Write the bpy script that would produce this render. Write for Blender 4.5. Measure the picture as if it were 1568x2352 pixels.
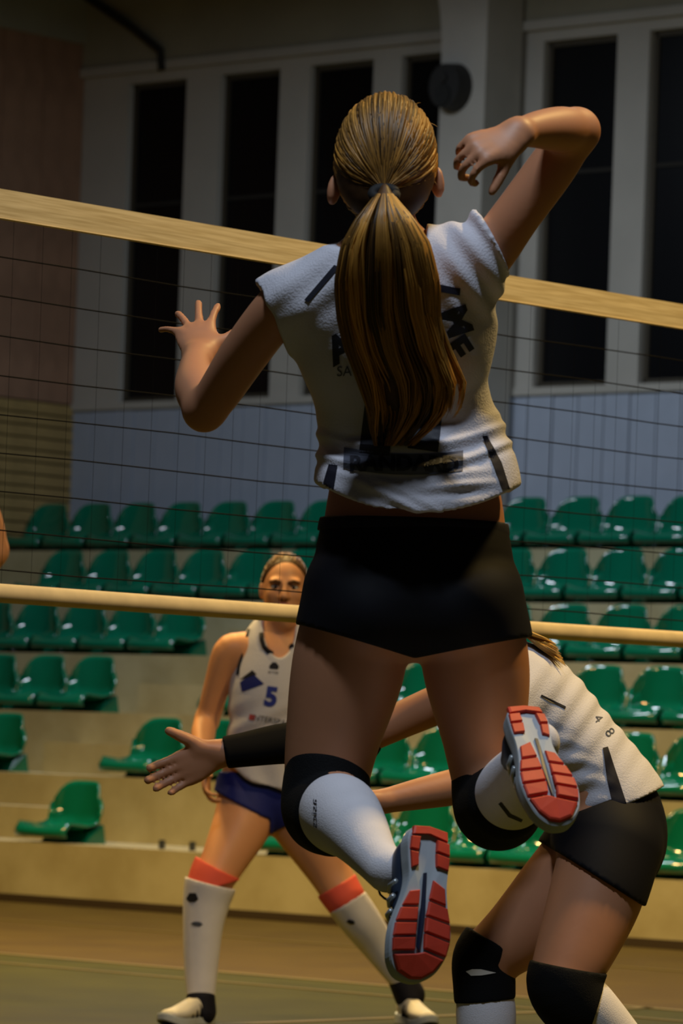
import bpy, bmesh, math, random
import numpy as np
from mathutils import Vector, Matrix
from mathutils.bvhtree import BVHTree

for o in list(bpy.data.objects):
    bpy.data.objects.remove(o)
SC = bpy.context.scene
COL = SC.collection
random.seed(7)
RNG = np.random.default_rng(11)

# ------------------------------------------------------------------ camera
FPX, PX0, PY0, CAMZ, ROLL = 9740.0, 784.0, 1712.0, 0.93, math.radians(2.05)
CR, SR = math.cos(ROLL), math.sin(ROLL)
cam = bpy.data.cameras.new('camera')
cam.sensor_fit = 'AUTO'; cam.sensor_width = 36.0
cam.lens = FPX / 2352.0 * 36.0
cam.shift_x = 0.0
cam.shift_y = (PY0 - 1176.0) / 2352.0
cam.clip_start = 0.1; cam.clip_end = 200
cam.dof.use_dof = True; cam.dof.focus_distance = 8.6; cam.dof.aperture_fstop = 9.0
camo = bpy.data.objects.new('camera', cam); COL.objects.link(camo)
camo.matrix_world = Matrix.Translation((0, 0, CAMZ)) @ Matrix.Rotation(math.radians(90), 4, 'X') @ Matrix.Rotation(ROLL, 4, 'Z')
SC.camera = camo
# hall frame: EV runs along the stands (to the right, nearer), NV points at them (along the net)
EV = Vector((0.757, -0.6534, 0)); NV = Vector((0.6534, 0.757, 0))
PHI = -math.atan2(0.6534, 0.757)

# ------------------------------------------------------------------ world, lights, exposure
SC.view_settings.view_transform = 'Standard'
SC.view_settings.look = 'None'
SC.view_settings.gamma = 1.0
SC.view_settings.use_curve_mapping = False
SC.view_settings.exposure = 0.0
wd = bpy.data.worlds.new('hall_ambient'); SC.world = wd; wd.use_nodes = True
wd.node_tree.nodes['Background'].inputs[0].default_value = (0.62, 0.74, 1.0, 1)
wd.node_tree.nodes['Background'].inputs[1].default_value = 0.026

def area(name, loc, power, col, sx, sy, rot=(0, 0, 0), spread=180):
    l = bpy.data.lights.new(name, 'AREA'); l.shape = 'RECTANGLE'; l.size = sx; l.size_y = sy
    l.energy = power; l.color = col; l.spread = math.radians(spread)
    o = bpy.data.objects.new(name, l); COL.objects.link(o); o.location = loc; o.rotation_euler = rot
    return o
WARM = (1.0, 0.68, 0.24); COOL = (0.74, 0.86, 1.0)
def hall(D, t, z):
    p = NV * D + EV * t
    return (p.x, p.y, z)
# high bay lamps: warm sodium row over the far half, cooler row over the near half and along the stands
for D, t, p in ((12.4, -15.0, 300), (12.4, -11.0, 300), (9.6, -3.6, 300), (9.0, -12.5, 150)):
    area('warm_bay_lamp', hall(D, t, 7.4), p, WARM, 0.9, 0.4, (0, 0, PHI), 110)
for D, t, p in ((3.5, -3.2, 250), (17.3, -16.6, 105), (17.3, -12.6, 100)):
    area('cool_bay_lamp', hall(D, t, 6.0 if D > 10 else 7.2), p, COOL, 1.0, 0.5, (0, 0, PHI))

# ------------------------------------------------------------------ helpers
def P(px, py, Y):
    """world point seen at photo pixel (px, py) at depth Y"""
    u, v = px - PX0, PY0 - py
    return np.array(((u * CR - v * SR) * Y / FPX, Y, CAMZ + (u * SR + v * CR) * Y / FPX))
def srgb(r, g, b):
    f = lambda c: c / 12.92 if c <= 0.04045 else ((c + 0.055) / 1.055) ** 2.4
    return (f(r / 255), f(g / 255), f(b / 255), 1)
MATS = {}
def mat(name, col, rough=0.6, spec=0.5, noise=0.0, nscale=20.0, bump=0.0, bscale=80.0, coat=0.0, sss=0.0, sheen=0.0, metal=0.0, col2=None, stretch=None, attr=None):
    if name in MATS: return MATS[name]
    m = bpy.data.materials.new(name); m.use_nodes = True
    nt = m.node_tree; b = nt.nodes['Principled BSDF']
    b.inputs['Base Color'].default_value = col; b.inputs['Roughness'].default_value = rough
    b.inputs['Specular IOR Level'].default_value = spec; b.inputs['Metallic'].default_value = metal
    b.inputs['Coat Weight'].default_value = coat
    if coat: b.inputs['Coat Roughness'].default_value = 0.12
    if sss:
        b.inputs['Subsurface Weight'].default_value = sss
        b.inputs['Subsurface Radius'].default_value = (0.012, 0.005, 0.003)
    if sheen: b.inputs['Sheen Weight'].default_value = sheen
    tc = nt.nodes.new('ShaderNodeTexCoord'); src = tc.outputs['Object']
    if stretch:
        mp = nt.nodes.new('ShaderNodeMapping'); mp.inputs['Scale'].default_value = stretch
        nt.links.new(src, mp.inputs[0]); src = mp.outputs[0]
    if noise or col2:
        n = nt.nodes.new('ShaderNodeTexNoise'); n.inputs['Scale'].default_value = nscale; n.inputs['Detail'].default_value = 5
        nt.links.new(src, n.inputs['Vector'])
        r = nt.nodes.new('ShaderNodeValToRGB')
        c2 = col2 if col2 else tuple(max(0, c * (1 - noise)) for c in col[:3]) + (1,)
        c1 = col if col2 else tuple(min(1, c * (1 + noise)) for c in col[:3]) + (1,)
        r.color_ramp.elements[0].color = c2; r.color_ramp.elements[1].color = c1
        r.color_ramp.elements[0].position = 0.35; r.color_ramp.elements[1].position = 0.65
        nt.links.new(n.outputs['Fac'], r.inputs[0]); nt.links.new(r.outputs[0], b.inputs['Base Color'])
    if attr:
        a = nt.nodes.new('ShaderNodeAttribute'); a.attribute_name = attr
        nt.links.new(a.outputs['Color'], b.inputs['Base Color'])
    if bump:
        n2 = nt.nodes.new('ShaderNodeTexNoise'); n2.inputs['Scale'].default_value = bscale; n2.inputs['Detail'].default_value = 4
        nt.links.new(src, n2.inputs['Vector'])
        bp = nt.nodes.new('ShaderNodeBump'); bp.inputs['Strength'].default_value = bump; bp.inputs['Distance'].default_value = 0.01
        nt.links.new(n2.outputs['Fac'], bp.inputs['Height']); nt.links.new(bp.outputs[0], b.inputs['Normal'])
    MATS[name] = m
    return m

ORG = {}
def link(o, parent=None):
    COL.objects.link(o)
    if parent is not None:
        o.parent = parent
    return o
def thing(name, label, cat, loc=(0, 0, 0), group=None, kind=None):
    o = bpy.data.objects.new(name, None); COL.objects.link(o); o.empty_display_size = 0.1
    o.location = loc; ORG[o.name] = np.array(loc, float)
    o['label'] = label; o['category'] = cat
    if group: o['group'] = group
    if kind: o['kind'] = kind
    return o
def tag(o, label, cat, group=None, kind=None):
    o['label'] = label; o['category'] = cat
    if group: o['group'] = group
    if kind: o['kind'] = kind
    return o
def obj(name, verts, faces, m, parent=None, smooth=False, loc=None):
    """one mesh object; verts are in world space, stored relative to the parent's (or own) origin"""
    v = np.asarray(verts, dtype=np.float64)
    base = ORG.get(parent.name, np.zeros(3)) if parent is not None else (np.array(loc, float) if loc is not None else np.zeros(3))
    me = bpy.data.meshes.new(name)
    if isinstance(faces, np.ndarray):
        n = len(faces); k = faces.shape[1]
        me.vertices.add(len(v)); me.vertices.foreach_set('co', (v - base).astype(np.float32).ravel())
        me.loops.add(n * k); me.loops.foreach_set('vertex_index', faces.astype(np.int32).ravel())
        me.polygons.add(n); me.polygons.foreach_set('loop_start', np.arange(0, n * k, k, dtype=np.int32))
        me.update(calc_edges=True); me.validate()
    else:
        me.from_pydata((v - base).tolist(), [], faces); me.update()
    me.materials.append(m)
    if smooth: me.polygons.foreach_set('use_smooth', [True] * len(me.polygons))
    o = bpy.data.objects.new(name, me); link(o, parent)
    if parent is None and loc is not None: o.location = loc
    ORG[o.name] = base
    return o
def obj_local(name, me, parent=None, loc=(0, 0, 0), rz=0.0):
    o = bpy.data.objects.new(name, me); link(o, parent); o.location = loc; o.rotation_euler = (0, 0, rz)
    return o
BOXF = [(0, 3, 2, 1), (4, 5, 6, 7), (0, 1, 5, 4), (1, 2, 6, 5), (2, 3, 7, 6), (3, 0, 4, 7)]
class MB:
    def __init__(s): s.v = []; s.f = []
    def add(s, v, f):
        n = len(s.v); s.v += [tuple(p) for p in v]; s.f += [tuple(i + n for i in q) for q in f]; return s
    def box(s, a, b, frame=None):
        (x0, y0, z0), (x1, y1, z1) = a, b
        v = [(x0, y0, z0), (x1, y0, z0), (x1, y1, z0), (x0, y1, z0), (x0, y0, z1), (x1, y0, z1), (x1, y1, z1), (x0, y1, z1)]
        if frame: v = [frame(*p) for p in v]
        return s.add(v, BOXF)
    def tube(s, pts, r, n=8, caps=True):
        pts = [np.array(p, float) for p in pts]; rs = r if hasattr(r, '__len__') else [r] * len(pts)
        base = len(s.v); prev = None
        for i, p in enumerate(pts):
            t = pts[min(i + 1, len(pts) - 1)] - pts[max(i - 1, 0)]; t /= np.linalg.norm(t) + 1e-12
            if prev is None: prev = np.array((0, 0, 1.0)) if abs(t[2]) < 0.9 else np.array((1.0, 0, 0))
            e1 = prev - t * np.dot(prev, t); e1 /= np.linalg.norm(e1); e2 = np.cross(t, e1); prev = e1
            for j in range(n):
                a = 2 * math.pi * j / n
                s.v.append(tuple(p + rs[i] * (math.cos(a) * e1 + math.sin(a) * e2)))
        for i in range(len(pts) - 1):
            for j in range(n):
                a = base + i * n + j; b = base + i * n + (j + 1) % n
                s.f.append((a, b, b + n, a + n))
        if caps:
            s.f.append(tuple(base + j for j in reversed(range(n))))
            e = base + (len(pts) - 1) * n; s.f.append(tuple(e + j for j in range(n)))
        return s
    def mesh(s, name, m, smooth=False):
        me = bpy.data.meshes.new(name); me.from_pydata(s.v, [], s.f); me.update(); me.materials.append(m)
        if smooth: me.polygons.foreach_set('use_smooth', [True] * len(me.polygons))
        return me
    def build(s, name, m, parent=None, smooth=False, loc=None): return obj(name, s.v, s.f, m, parent, smooth, loc)
def HF(D, t, z):            # hall frame point (distance along NV, along EV, height)
    p = NV * D + EV * t
    return (p.x, p.y, z)
def bevel(o, w, seg=2):
    md = o.modifiers.new('bevel', 'BEVEL'); md.width = w; md.segments = seg; md.limit_method = 'ANGLE'

# ------------------------------------------------------------------ the hall
def struct(o): o['kind'] = 'structure'; return o
M_floor = mat('floor_wood', srgb(84, 69, 26), 0.5, 0.10, nscale=2.2, col2=srgb(76, 61, 24), stretch=(1, 1, 1))
M_green = mat('floor_green', srgb(62, 61, 17), 0.5, 0.08, noise=0.12, nscale=3)
M_yline = mat('court_line', srgb(106, 92, 38), 0.4)
M_conc = mat('tier_concrete', srgb(186, 176, 140), 0.8, 0.3, nscale=3.2, col2=srgb(168, 156, 118), bump=0.15, bscale=30)
M_wall = mat('wall_paint', srgb(178, 172, 162), 0.8, 0.3, noise=0.05, nscale=2)
M_board = mat('cladding_paint', srgb(170, 178, 194), 0.6, 0.4, noise=0.06, nscale=2.5)
M_col = mat('column_plaster', srgb(178, 172, 162), 0.8, 0.3, noise=0.06, nscale=3)
M_end = mat('end_wall_board', srgb(152, 116, 92), 0.75, 0.3, noise=0.12, nscale=4)
M_slat = mat('end_wall_slat', srgb(160, 134, 84), 0.7, 0.3, noise=0.18, nscale=5)
M_beam = mat('beam_paint', srgb(150, 145, 126), 0.85, 0.3, noise=0.06, nscale=2)
M_dark = mat('dark_backing', srgb(40, 36, 30), 0.9)
M_frame = mat('window_frame', srgb(66, 58, 44), 0.7)
M_glass = mat('night_pane', (0.002, 0.002, 0.003, 1), 0.35, 0.35)
M_ceil = mat('ceiling', srgb(84, 80, 66), 0.9)

DT0, DEP, RISE, Z0 = 16.6, 0.79, 0.37, 0.335      # stands: front, tread depth, rise, first tread height
DW = DT0 + 6 * DEP + 0.0 + 0.0                    # back wall
TEND = -15.42
def tpix(px, py, D):
    """hall coordinate t of the point at pixel (px,py) lying on the plane at distance D"""
    u, v = px - PX0, PY0 - py
    rx = (u * CR - v * SR) / FPX
    Y = D / (NV.x * rx + NV.y)
    return EV.x * rx * Y + EV.y * Y
def zpix(px, py, D):
    u, v = px - PX0, PY0 - py
    rx = (u * CR - v * SR) / FPX
    Y = D / (NV.x * rx + NV.y)
    return CAMZ + (u * SR + v * CR) * Y / FPX
TEND = tpix(160, 1000, DW)

# floor
fl = struct(MB().box((-26, -12, -0.1), (26, 34, 0)).build('floor', M_floor))
MB().box((3.55, -16.27, 0.0), (12.55, 1.73, 0.003), lambda D, t, z: HF(D, t, z)).build('court_surface', M_green, fl)
for nm, a, b in (('court_line', (12.55, -24, 0.003), (12.62, 12, 0.006)), ('court_line', (12.05, -24, 0.003), (12.09, 12, 0.0065)),
                 ('court_line', (3.5, -9.35, 0.003), (12.6, -9.3, 0.006)), ('court_line', (14.9, -24, 0.001), (14.94, 12, 0.004))):
    MB().box(a, b, HF).build(nm, M_yline, fl)
# ceiling
struct(MB().box((-26, -12, 8.6), (26, 34, 8.8)).build('ceiling', M_ceil))

# window layout on the back wall
zb = zpix(900, 902, DW); zt = zpix(900, 131, DW)
ZTOP = 8.6
wins = []
for x0, x1 in ((284, 416), (494, 630), (698, 844), (908, 1040)):
    wins.append((tpix(x0, 550, DW), tpix(x1, 550, DW)))
for x0, x1 in ((1236, 1404), (1478, 1640), (1715, 1880)):
    wins.append((tpix(x0, 480, DW), tpix(x1, 480, DW)))
REC = 0.10
wb = MB()
wb.box((DW + REC, TEND - 0.4, -0.1), (DW + REC + 0.3, 4, ZTOP), HF)     # solid core behind the recesses
edges = [TEND] + [e for w in wins for e in w] + [4.0]
for i in range(0, len(edges), 2):
    wb.box((DW, edges[i], zb), (DW + REC + 0.02, edges[i + 1], zt), HF)
wb.box((DW, TEND, zt), (DW + REC + 0.02, 4, ZTOP), HF)
wb.box((DW + 0.03, TEND, -0.1), (DW + REC + 0.02, 4, zb), HF)
wall = struct(wb.build('wall_back', M_wall))
# lintel trim and dark frieze above the windows
tm = struct(MB().box((DW - 0.05, TEND, zt + 0.07), (DW - 0.002, 4, zt + 0.13), HF).build('trim_1', M_wall))
tm = struct(MB().box((DW - 0.03, TEND, zt + 0.131), (DW - 0.002, 4, ZTOP), HF).build('trim_2', M_beam))
tm = struct(MB().box((DW - 0.02, TEND, zb - 0.05), (DW + 0.001, 4, zb), HF).build('trim_3', M_wall))
# vertical cladding boards below the windows
bw = 0.205
bme = MB().box((0.004, 0, 1.9), (bw - 0.006, 0.028, zb - 0.052)).mesh('board', M_board)
nb = int((4 - TEND) / bw)
for i in range(nb):
    p = HF(DW, TEND + i * bw + 0.01, 0)
    b = obj_local('board', bme, wall, (p[0], p[1], 0.0), PHI); b.location.z = 0
    off = 0.002 * ((i * 7) % 3); b.location.x -= NV.x * off; b.location.y -= NV.y * off
for i, (a, b) in enumerate(wins):
    w = MB()
    fr = 0.035
    w.box((DW + REC - 0.05, a, zb), (DW + REC - 0.003, a + fr, zt), HF); w.box((DW + REC - 0.05, b - fr, zb), (DW + REC - 0.003, b, zt), HF)
    w.box((DW + REC - 0.05, a, zb), (DW + REC - 0.003, b, zb + fr), HF); w.box((DW + REC - 0.05, a, zt - fr), (DW + REC - 0.003, b, zt), HF)
    fo = struct(w.build('window_%d' % (i + 1), M_frame))
    zm = zb + (zt - zb) * 0.62
    for z0, z1 in ((zb + fr, zm - 0.012), (zm + 0.012, zt - fr)):
        MB().box((DW + REC - 0.03, a + fr, z0), (DW + REC - 0.02, b - fr, z1), HF).build('pane', M_glass, fo)
    MB().box((DW + REC - 0.04, a + fr, zm - 0.012), (DW + REC - 0.012, b - fr, zm + 0.012), HF).build('glazing_bar', M_dark, fo)
# end wall on the left: vertical boards above, horizontal slats below
ew = struct(MB().box((DW - 9, TEND - 0.3, -0.1), (DW + 0.3, TEND, ZTOP), HF).build('wall_left', M_dark))
ztop_e = zpix(195, 105, DW); zmid = zpix(170, 930, DW)
bme2 = MB().box((0, 0, zmid), (0.025, 0.195, ztop_e)).mesh('wall_board', M_end)
for i in range(14):
    p = HF(DW - 0.2 * (i + 1), TEND + 0.003 * (i % 2), 0)
    obj_local('wall_board', bme2, ew, (p[0], p[1], 0), PHI)
sh = 0.085
sme = MB().box((0, 0, 0), (0.03, 2.8, sh - 0.012)).mesh('wall_slat', M_slat)
nz = int((zmid - 1.2) / sh)
for i in range(nz):
    p = HF(DW - 2.8, TEND + 0.002 * (i % 2), 0)
    obj_local('wall_slat', sme, ew, (p[0], p[1], zmid - (i + 1) * sh), PHI)
struct(MB().box((DW - 9, TEND - 0.3, ztop_e), (DW - 0.031, TEND + 0.06, ZTOP), HF).build('trim_4', M_beam))
# concrete column with curved haunch
CD = 0.42
tc0, tc1 = tpix(1000, 500, DW - CD), tpix(1103, 500, DW - CD)
v = []; prof = []
zh0 = zpix(1000, 130, DW - CD)
prof.append((tc0, Z0 + 5 * RISE + 0.001)); 
for k in range(13):
    a = k / 12 * 1.35
    prof.append((tc0 - 0.95 * (1 - math.cos(a)), zh0 + 0.95 * math.sin(a) * 1.35))
prof.append((tc0 - 0.95, ZTOP)); prof.append((tc1, ZTOP)); prof.append((tc1, Z0 + 5 * RISE + 0.001))
v = [HF(DW - CD, t, z) for t, z in prof] + [HF(DW - 0.06, t, z) for t, z in prof]
n = len(prof)
f = [tuple(range(n)), tuple(reversed(range(n, 2 * n)))] + [((i + 1) % n, i, i + n, (i + 1) % n + n) for i in range(n)]
colm = obj('column', v, f, M_col); struct(colm)
# loudspeaker on the column
sp = np.array(P(1046, 202, 0.9)); Dsp = DW - CD
tsp = tpix(1046, 202, Dsp); zsp = zpix(1046, 202, Dsp)
base = HF(Dsp, tsp, zsp)
ls = thing('loudspeaker', 'round dark loudspeaker mounted high on the pale column', 'speaker', base)
M_spk = mat('speaker_housing', srgb(34, 32, 30), 0.6); M_spk2 = mat('speaker_mesh', srgb(22, 22, 20), 0.8)
def disc(D0, D1, r0, r1, n=28, dz=0.0):
    m = MB(); vv = []
    for (D, r) in ((D0, r0), (D1, r1)):
        for j in range(n):
            a = 2 * math.pi * j / n; vv.append(HF(D, tsp + r * math.cos(a), zsp + dz + r * 1.12 * math.sin(a)))
    m.add(vv, [tuple(range(n)), tuple(reversed(range(n, 2 * n)))] + [(j, j + n, (j + 1) % n + n, (j + 1) % n) for j in range(n)])
    return m
disc(Dsp - 0.12, Dsp - 0.002, 0.125, 0.14).build('housing', M_spk, ls)
disc(Dsp - 0.135, Dsp - 0.12, 0.06, 0.062, dz=-0.06).build('grille', M_spk2, ls)
disc(Dsp - 0.14, Dsp - 0.121, 0.03, 0.032, dz=0.05).build('badge', M_spk, ls)
# dark diagonal strut under the roof at the left
Dp = DW - 0.065
pa = [HF(Dp, tpix(x, y, Dp), zpix(x, y, Dp)) for x, y in ((150, -40), (215, 5), (300, 62), (368, 116), (371, 160))]
pp = MB().tube(pa, 0.028, 10).build('roof_strut', M_dark)
tag(pp, 'thin dark diagonal strut under the roof at upper left', 'strut')

# ------------------------------------------------------------------ stands
bl = thing('bleachers', 'stepped concrete stands with six tiers below the windows', 'bleachers', HF(DT0, -8, 0), kind='structure')
for k in range(6):
    z = Z0 + RISE * k; D = DT0 + DEP * k
    m = MB().box((D, TEND + 0.05, 0.001), (DW - 0.002, 3.5, z), HF)
    m.build('tier', M_conc, bl)
struct(MB().box((DT0 - 0.02, TEND + 0.05, 0.0), (DT0 - 0.001, 3.5, 0.045), HF).build('base_strip_front', mat('strip_brown', srgb(58, 44, 24), 0.8)))  # thin dark brown strip along the foot of the front riser
# aisle half steps
tA1 = tpix(478, 1500, DT0 + 3 * DEP + 0.36); tA0 = tA1
for k in range(5):
    D = DT0 + DEP * (k + 1); z = Z0 + RISE * k
    MB().box((D - 0.30, tA1 + 0.04, z), (D, tA1 + 0.95, z + RISE * 0.5), HF).build('aisle_step', M_conc, bl)
# green shell seats
M_seat = mat('seat_plastic', srgb(10, 108, 80), 0.09, 0.7, noise=0.06, nscale=3)
M_bolt = mat('seat_steel', srgb(90, 92, 92), 0.4, metal=0.8)
def seat_mesh():
    prof = [(-.365, -.028, 1.0), (-.378, -.005, 1.0), (-.372, .018, 1.0), (-.34, .030, 1.0), (-.26, .024, 1.0), (-.17, .018, 1.0), (-.09, .024, .99), (-.045, .045, .98), (-.02, .08, .97)]
    for s in np.linspace(0.12, 1, 8): prof.append((-.02 + .035 * s, .08 + .21 * s, .97 - .04 * s))
    nu = 13; top = []; nprof = len(prof)
    grid = []
    for i, (y, z, w) in enumerate(prof):
        row = []
        sb = max(0, (i - 8) / (nprof - 9))
        for j in range(nu):
            u = -1 + 2 * j / (nu - 1)
            hw = 0.197 * w
            a = abs(u)
            zz, yy, xx = z, y, hw * u
            if i >= 9:
                zz = .08 + (z - .08) * (1 - 0.50 * a ** 4.5)
                xx *= 1 - 0.10 * sb * a ** 2
            yy -= (0.050 * sb + 0.035) * a ** 2.1 if i >= 6 else 0.0
            if 2 < i < 9: zz += 0.030 * a ** 2.2
            if i <= 4: yy += 0.03 * a ** 3
            row.append((xx, yy, zz))
        grid.append(row)
    bm = bmesh.new()
    V = [[bm.verts.new(p) for p in r] for r in grid]
    for i in range(nprof - 1):
        for j in range(nu - 1): bm.faces.new((V[i][j], V[i][j + 1], V[i + 1][j + 1], V[i + 1][j]))
    bmesh.ops.recalc_face_normals(bm, faces=bm.faces)
    bmesh.ops.solidify(bm, geom=bm.faces[:], thickness=0.012)
    bmesh.ops.recalc_face_normals(bm, faces=bm.faces)
    me = bpy.data.meshes.new('seat_shell'); bm.to_mesh(me); bm.free(); me.materials.append(M_seat)
    me.polygons.foreach_set('use_smooth', [True] * len(me.polygons))
    return me
SEAT = seat_mesh()
FOOT = MB().add([(-.17, -.16, -.057), (.17, -.16, -.057), (.182, -.008, -.057), (-.182, -.008, -.057), (-.16, -.12, .006), (.16, -.12, .006), (.183, -.03, .05), (-.183, -.03, .05)], BOXF).mesh('seat_base', M_seat)
BOLT = MB().tube([(0, -.2, .012), (0, -.2, .03)], 0.012, 8).mesh('bolt', M_bolt)
PITCH = 0.42
ORD = ['first', 'second', 'third', 'fourth', 'fifth', 'sixth', 'seventh', 'eighth', 'ninth', 'tenth', 'eleventh', 'twelfth', 'thirteenth', 'fourteenth', 'fifteenth', 'sixteenth']
ROWN = ['bottom row', 'second row from the bottom', 'third row from the bottom', 'third row from the top', 'second row from the top', 'top row']
def seat(k, t, lab):
    D = DT0 + DEP * k + 0.375; z = Z0 + RISE * k + 0.058
    p = HF(D, t, z)
    s = thing('stadium_seat', lab, 'seat', p, 'green shell seats on the stands'); s.rotation_euler = (0, 0, PHI)
    obj_local('seat_shell', SEAT, s); obj_local('seat_base', FOOT, s); obj_local('bolt', BOLT, s)
    return s
def tseat(px, py, k):       # px = right edge of the seat back
    return tpix(px, py, DT0 + DEP * k + 0.36) - 0.19
YB = [1930, 1770, 1640, 1500, 1375, 1258]
rows = {}
rows[5] = [tseat(165, 1220, 5) + PITCH * i for i in range(17)]
rows[4] = [tseat(203, 1340, 4) + PITCH * i for i in range(15)]
e3 = tseat(478, 1460, 3)
rows[3] = [e3 - PITCH * i for i in (4, 3, 2, 1, 0)] + [e3 + 1.33 + PITCH * i for i in range(12)]
e2 = tseat(275, 1600, 2)
rows[2] = [e2 - PITCH * i for i in (3, 2, 1, 0)] + [e2 + 1.33 + PITCH * i for i in range(13)]
e1 = tseat(68, 1720, 1)
rows[1] = [e1 - PITCH * i for i in (1, 0)] + [tseat(432, 1720, 1) + PITCH * i for i in range(13)]
s0 = tseat(245, 1880, 0)
rows[0] = [s0] + [s0 + PITCH * i for i in range(4, 13)]
for k in range(6):
    ts = rows[k]
    for i, t in enumerate(ts):
        if k == 5 and tc0 - 0.24 < t < tc1 + 0.24: continue
        seat(k, t, 'green plastic seat, %s, %s' % (ROWN[k], (ORD[i] + ' from the left') if i < len(ORD) else 'rightmost'))
# bare bolts where two seats of the bottom row are missing
for nm, px in (('nearer the lone seat', 372), ('further from the lone seat', 442)):
    D = DT0 + 0.12; t = tpix(px, 1935, D)
    b = MB().tube([HF(D, t, Z0), HF(D, t, Z0 + .05)], 0.018, 8).build('bare_bolt', M_bolt, None, loc=HF(D, t, Z0))
    tag(b, 'bare mounting bolt on the empty bottom tier, %s' % nm, 'bolt', 'bare bolts of missing seats')

# ------------------------------------------------------------------ the net
M_tape = mat('net_tape', srgb(226, 208, 168), 0.75, 0.3, nscale=6, col2=srgb(196, 176, 134), stretch=(1, 1, 30))
M_tape2 = mat('net_lower_band', srgb(222, 200, 158), 0.7, 0.3, noise=0.08, nscale=12)
M_cord = mat('net_cord', (0.004, 0.004, 0.005, 1), 0.9, 0.1)
TN = -(11.12) * 0.6534          # t coordinate of the net plane: it passes (0, 11.12)
def NET(D, t, z): return HF(D, TN + t, z)
Dn0, Dn1 = 3.4, 11.4
znt = 2.24; znb = znt - 0.985
net = thing('volleyball_net', 'volleyball net with cream top tape and dark cords across the hall', 'net', NET(8.4, 0, 0))
def sag(D): return -0.012 * math.sin((D - Dn0) / (Dn1 - Dn0) * math.pi)
def strip(name, z0, z1, th, m, fold=0.0):
    nseg = 40; vv = []; ff = []
    for i in range(nseg + 1):
        D = Dn0 + (Dn1 - Dn0) * i / nseg; s = sag(D)
        for (t, z) in ((-th, z0), (th, z0), (th * 1.2, (z0 + z1) / 2), (th, z1), (-th, z1), (-th * 1.2, (z0 + z1) / 2)):
            vv.append(NET(D, t, z + s))
    for i in range(nseg):
        for j in range(6):
            a = i * 6 + j; b = i * 6 + (j + 1) % 6; ff.append((b, a, a + 6, b + 6))
    ff.append(tuple(range(6))); ff.append(tuple(nseg * 6 + j for j in reversed(range(6))))
    return obj(name, vv, ff, m, net)
strip('top_tape', znt - 0.07, znt, 0.005, M_tape)
strip('top_tape_seam', znt - 0.0715, znt - 0.0685, 0.0065, M_tape2)
# lower band: a tube-like tape round the bottom cord
nseg = 40
MB().tube([NET(Dn0 + (Dn1 - Dn0) * i / nseg, 0, znb + 0.022 + sag(Dn0 + (Dn1 - Dn0) * i / nseg)) for i in range(nseg + 1)], 0.023, 12).build('bottom_band', M_tape2, net, True)
for i in range(1, 10):
    z = znt - 0.07 - i * (znt - 0.07 - znb - 0.045) / 9.35
    MB().tube([NET(Dn0 + (Dn1 - Dn0) * j / 24, 0, z + sag(Dn0 + (Dn1 - Dn0) * j / 24) + 0.0025 * math.sin(j * 1.7 + i)) for j in range(25)], 0.0018, 5).build('horizontal_cord', M_cord, net)
for i in range(int((Dn1 - Dn0) / 0.1)):
    D = Dn0 + 0.05 + i * 0.1; s = sag(D)
    MB().tube([NET(D, 0, znt - 0.069 + s), NET(D, 0.002, (znt + znb) / 2), NET(D, 0, znb + 0.04 + s)], 0.0004, 4).build('vertical_cord', M_cord, net)

# ------------------------------------------------------------------ organic surfaces: distance fields meshed with surface nets
def cr_dense(nodes, step=0.02):
    """Catmull-Rom through nodes (N x k)"""
    n = np.asarray(nodes, float)
    if len(n) == 2:
        k = max(2, int(np.linalg.norm(n[1, :3] - n[0, :3]) / step) + 1)
        return n[0] + (n[1] - n[0]) * np.linspace(0, 1, k + 1)[:, None]
    ext = np.vstack((2 * n[0] - n[1], n, 2 * n[-1] - n[-2])); out = []
    for i in range(1, len(ext) - 2):
        p0, p1, p2, p3 = ext[i - 1:i + 3]
        k = max(2, int(np.linalg.norm(p2[:3] - p1[:3]) / step) + 1)
        t = (np.arange(k) / k)[:, None]
        out.append(0.5 * (2 * p1 + (p2 - p0) * t + (2 * p0 - 5 * p1 + 4 * p2 - p3) * t ** 2 + (3 * p1 - p0 - 3 * p2 + p3) * t ** 3))
    out.append(n[-1:]); d = np.vstack(out)
    d[:, 3:] = np.maximum(d[:, 3:], 0.002)
    return d
PAD = 0.045
class Chain:
    def __init__(s, nodes, ref=(1, 0, 0), k=0.02, step=0.012):
        step = min(step, 0.012)
        n = np.array([list(x) if len(x) == 5 else [x[0], x[1], x[2], x[3], x[3]] for x in nodes], float)
        s.d = cr_dense(n, step); s.ref = np.array(ref, float); s.k = k
    def bbox(s):
        r = s.d[:, 3:].max(axis=1)[:, None]
        return (s.d[:, :3] - r).min(0), (s.d[:, :3] + r).max(0)
class Multi:
    def __init__(s, chains, k=0.01): s.c = chains; s.k = k
    def bbox(s):
        b = [c.bbox() for c in s.c]
        return np.min([x[0] for x in b], 0), np.max([x[1] for x in b], 0)
def ball(c, r, rx=None, ref=(1, 0, 0), axis=(0, 0, 1), k=0.02):
    """ellipsoid: r = (along ref, along third, along axis)"""
    c = np.array(c, float); a = np.array(axis, float); a /= np.linalg.norm(a)
    e = Ell(c, r, ref, a); e.k = k
    return e
class Ell:
    def __init__(s, c, r, ref, axis):
        s.c = c; s.r = np.array(r, float); s.ax = axis; e1 = np.array(ref, float); e1 = e1 - axis * e1.dot(axis); s.e1 = e1 / np.linalg.norm(e1); s.e2 = np.cross(axis, s.e1)
    def bbox(s):
        m = s.r.max(); return s.c - m, s.c + m
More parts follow.
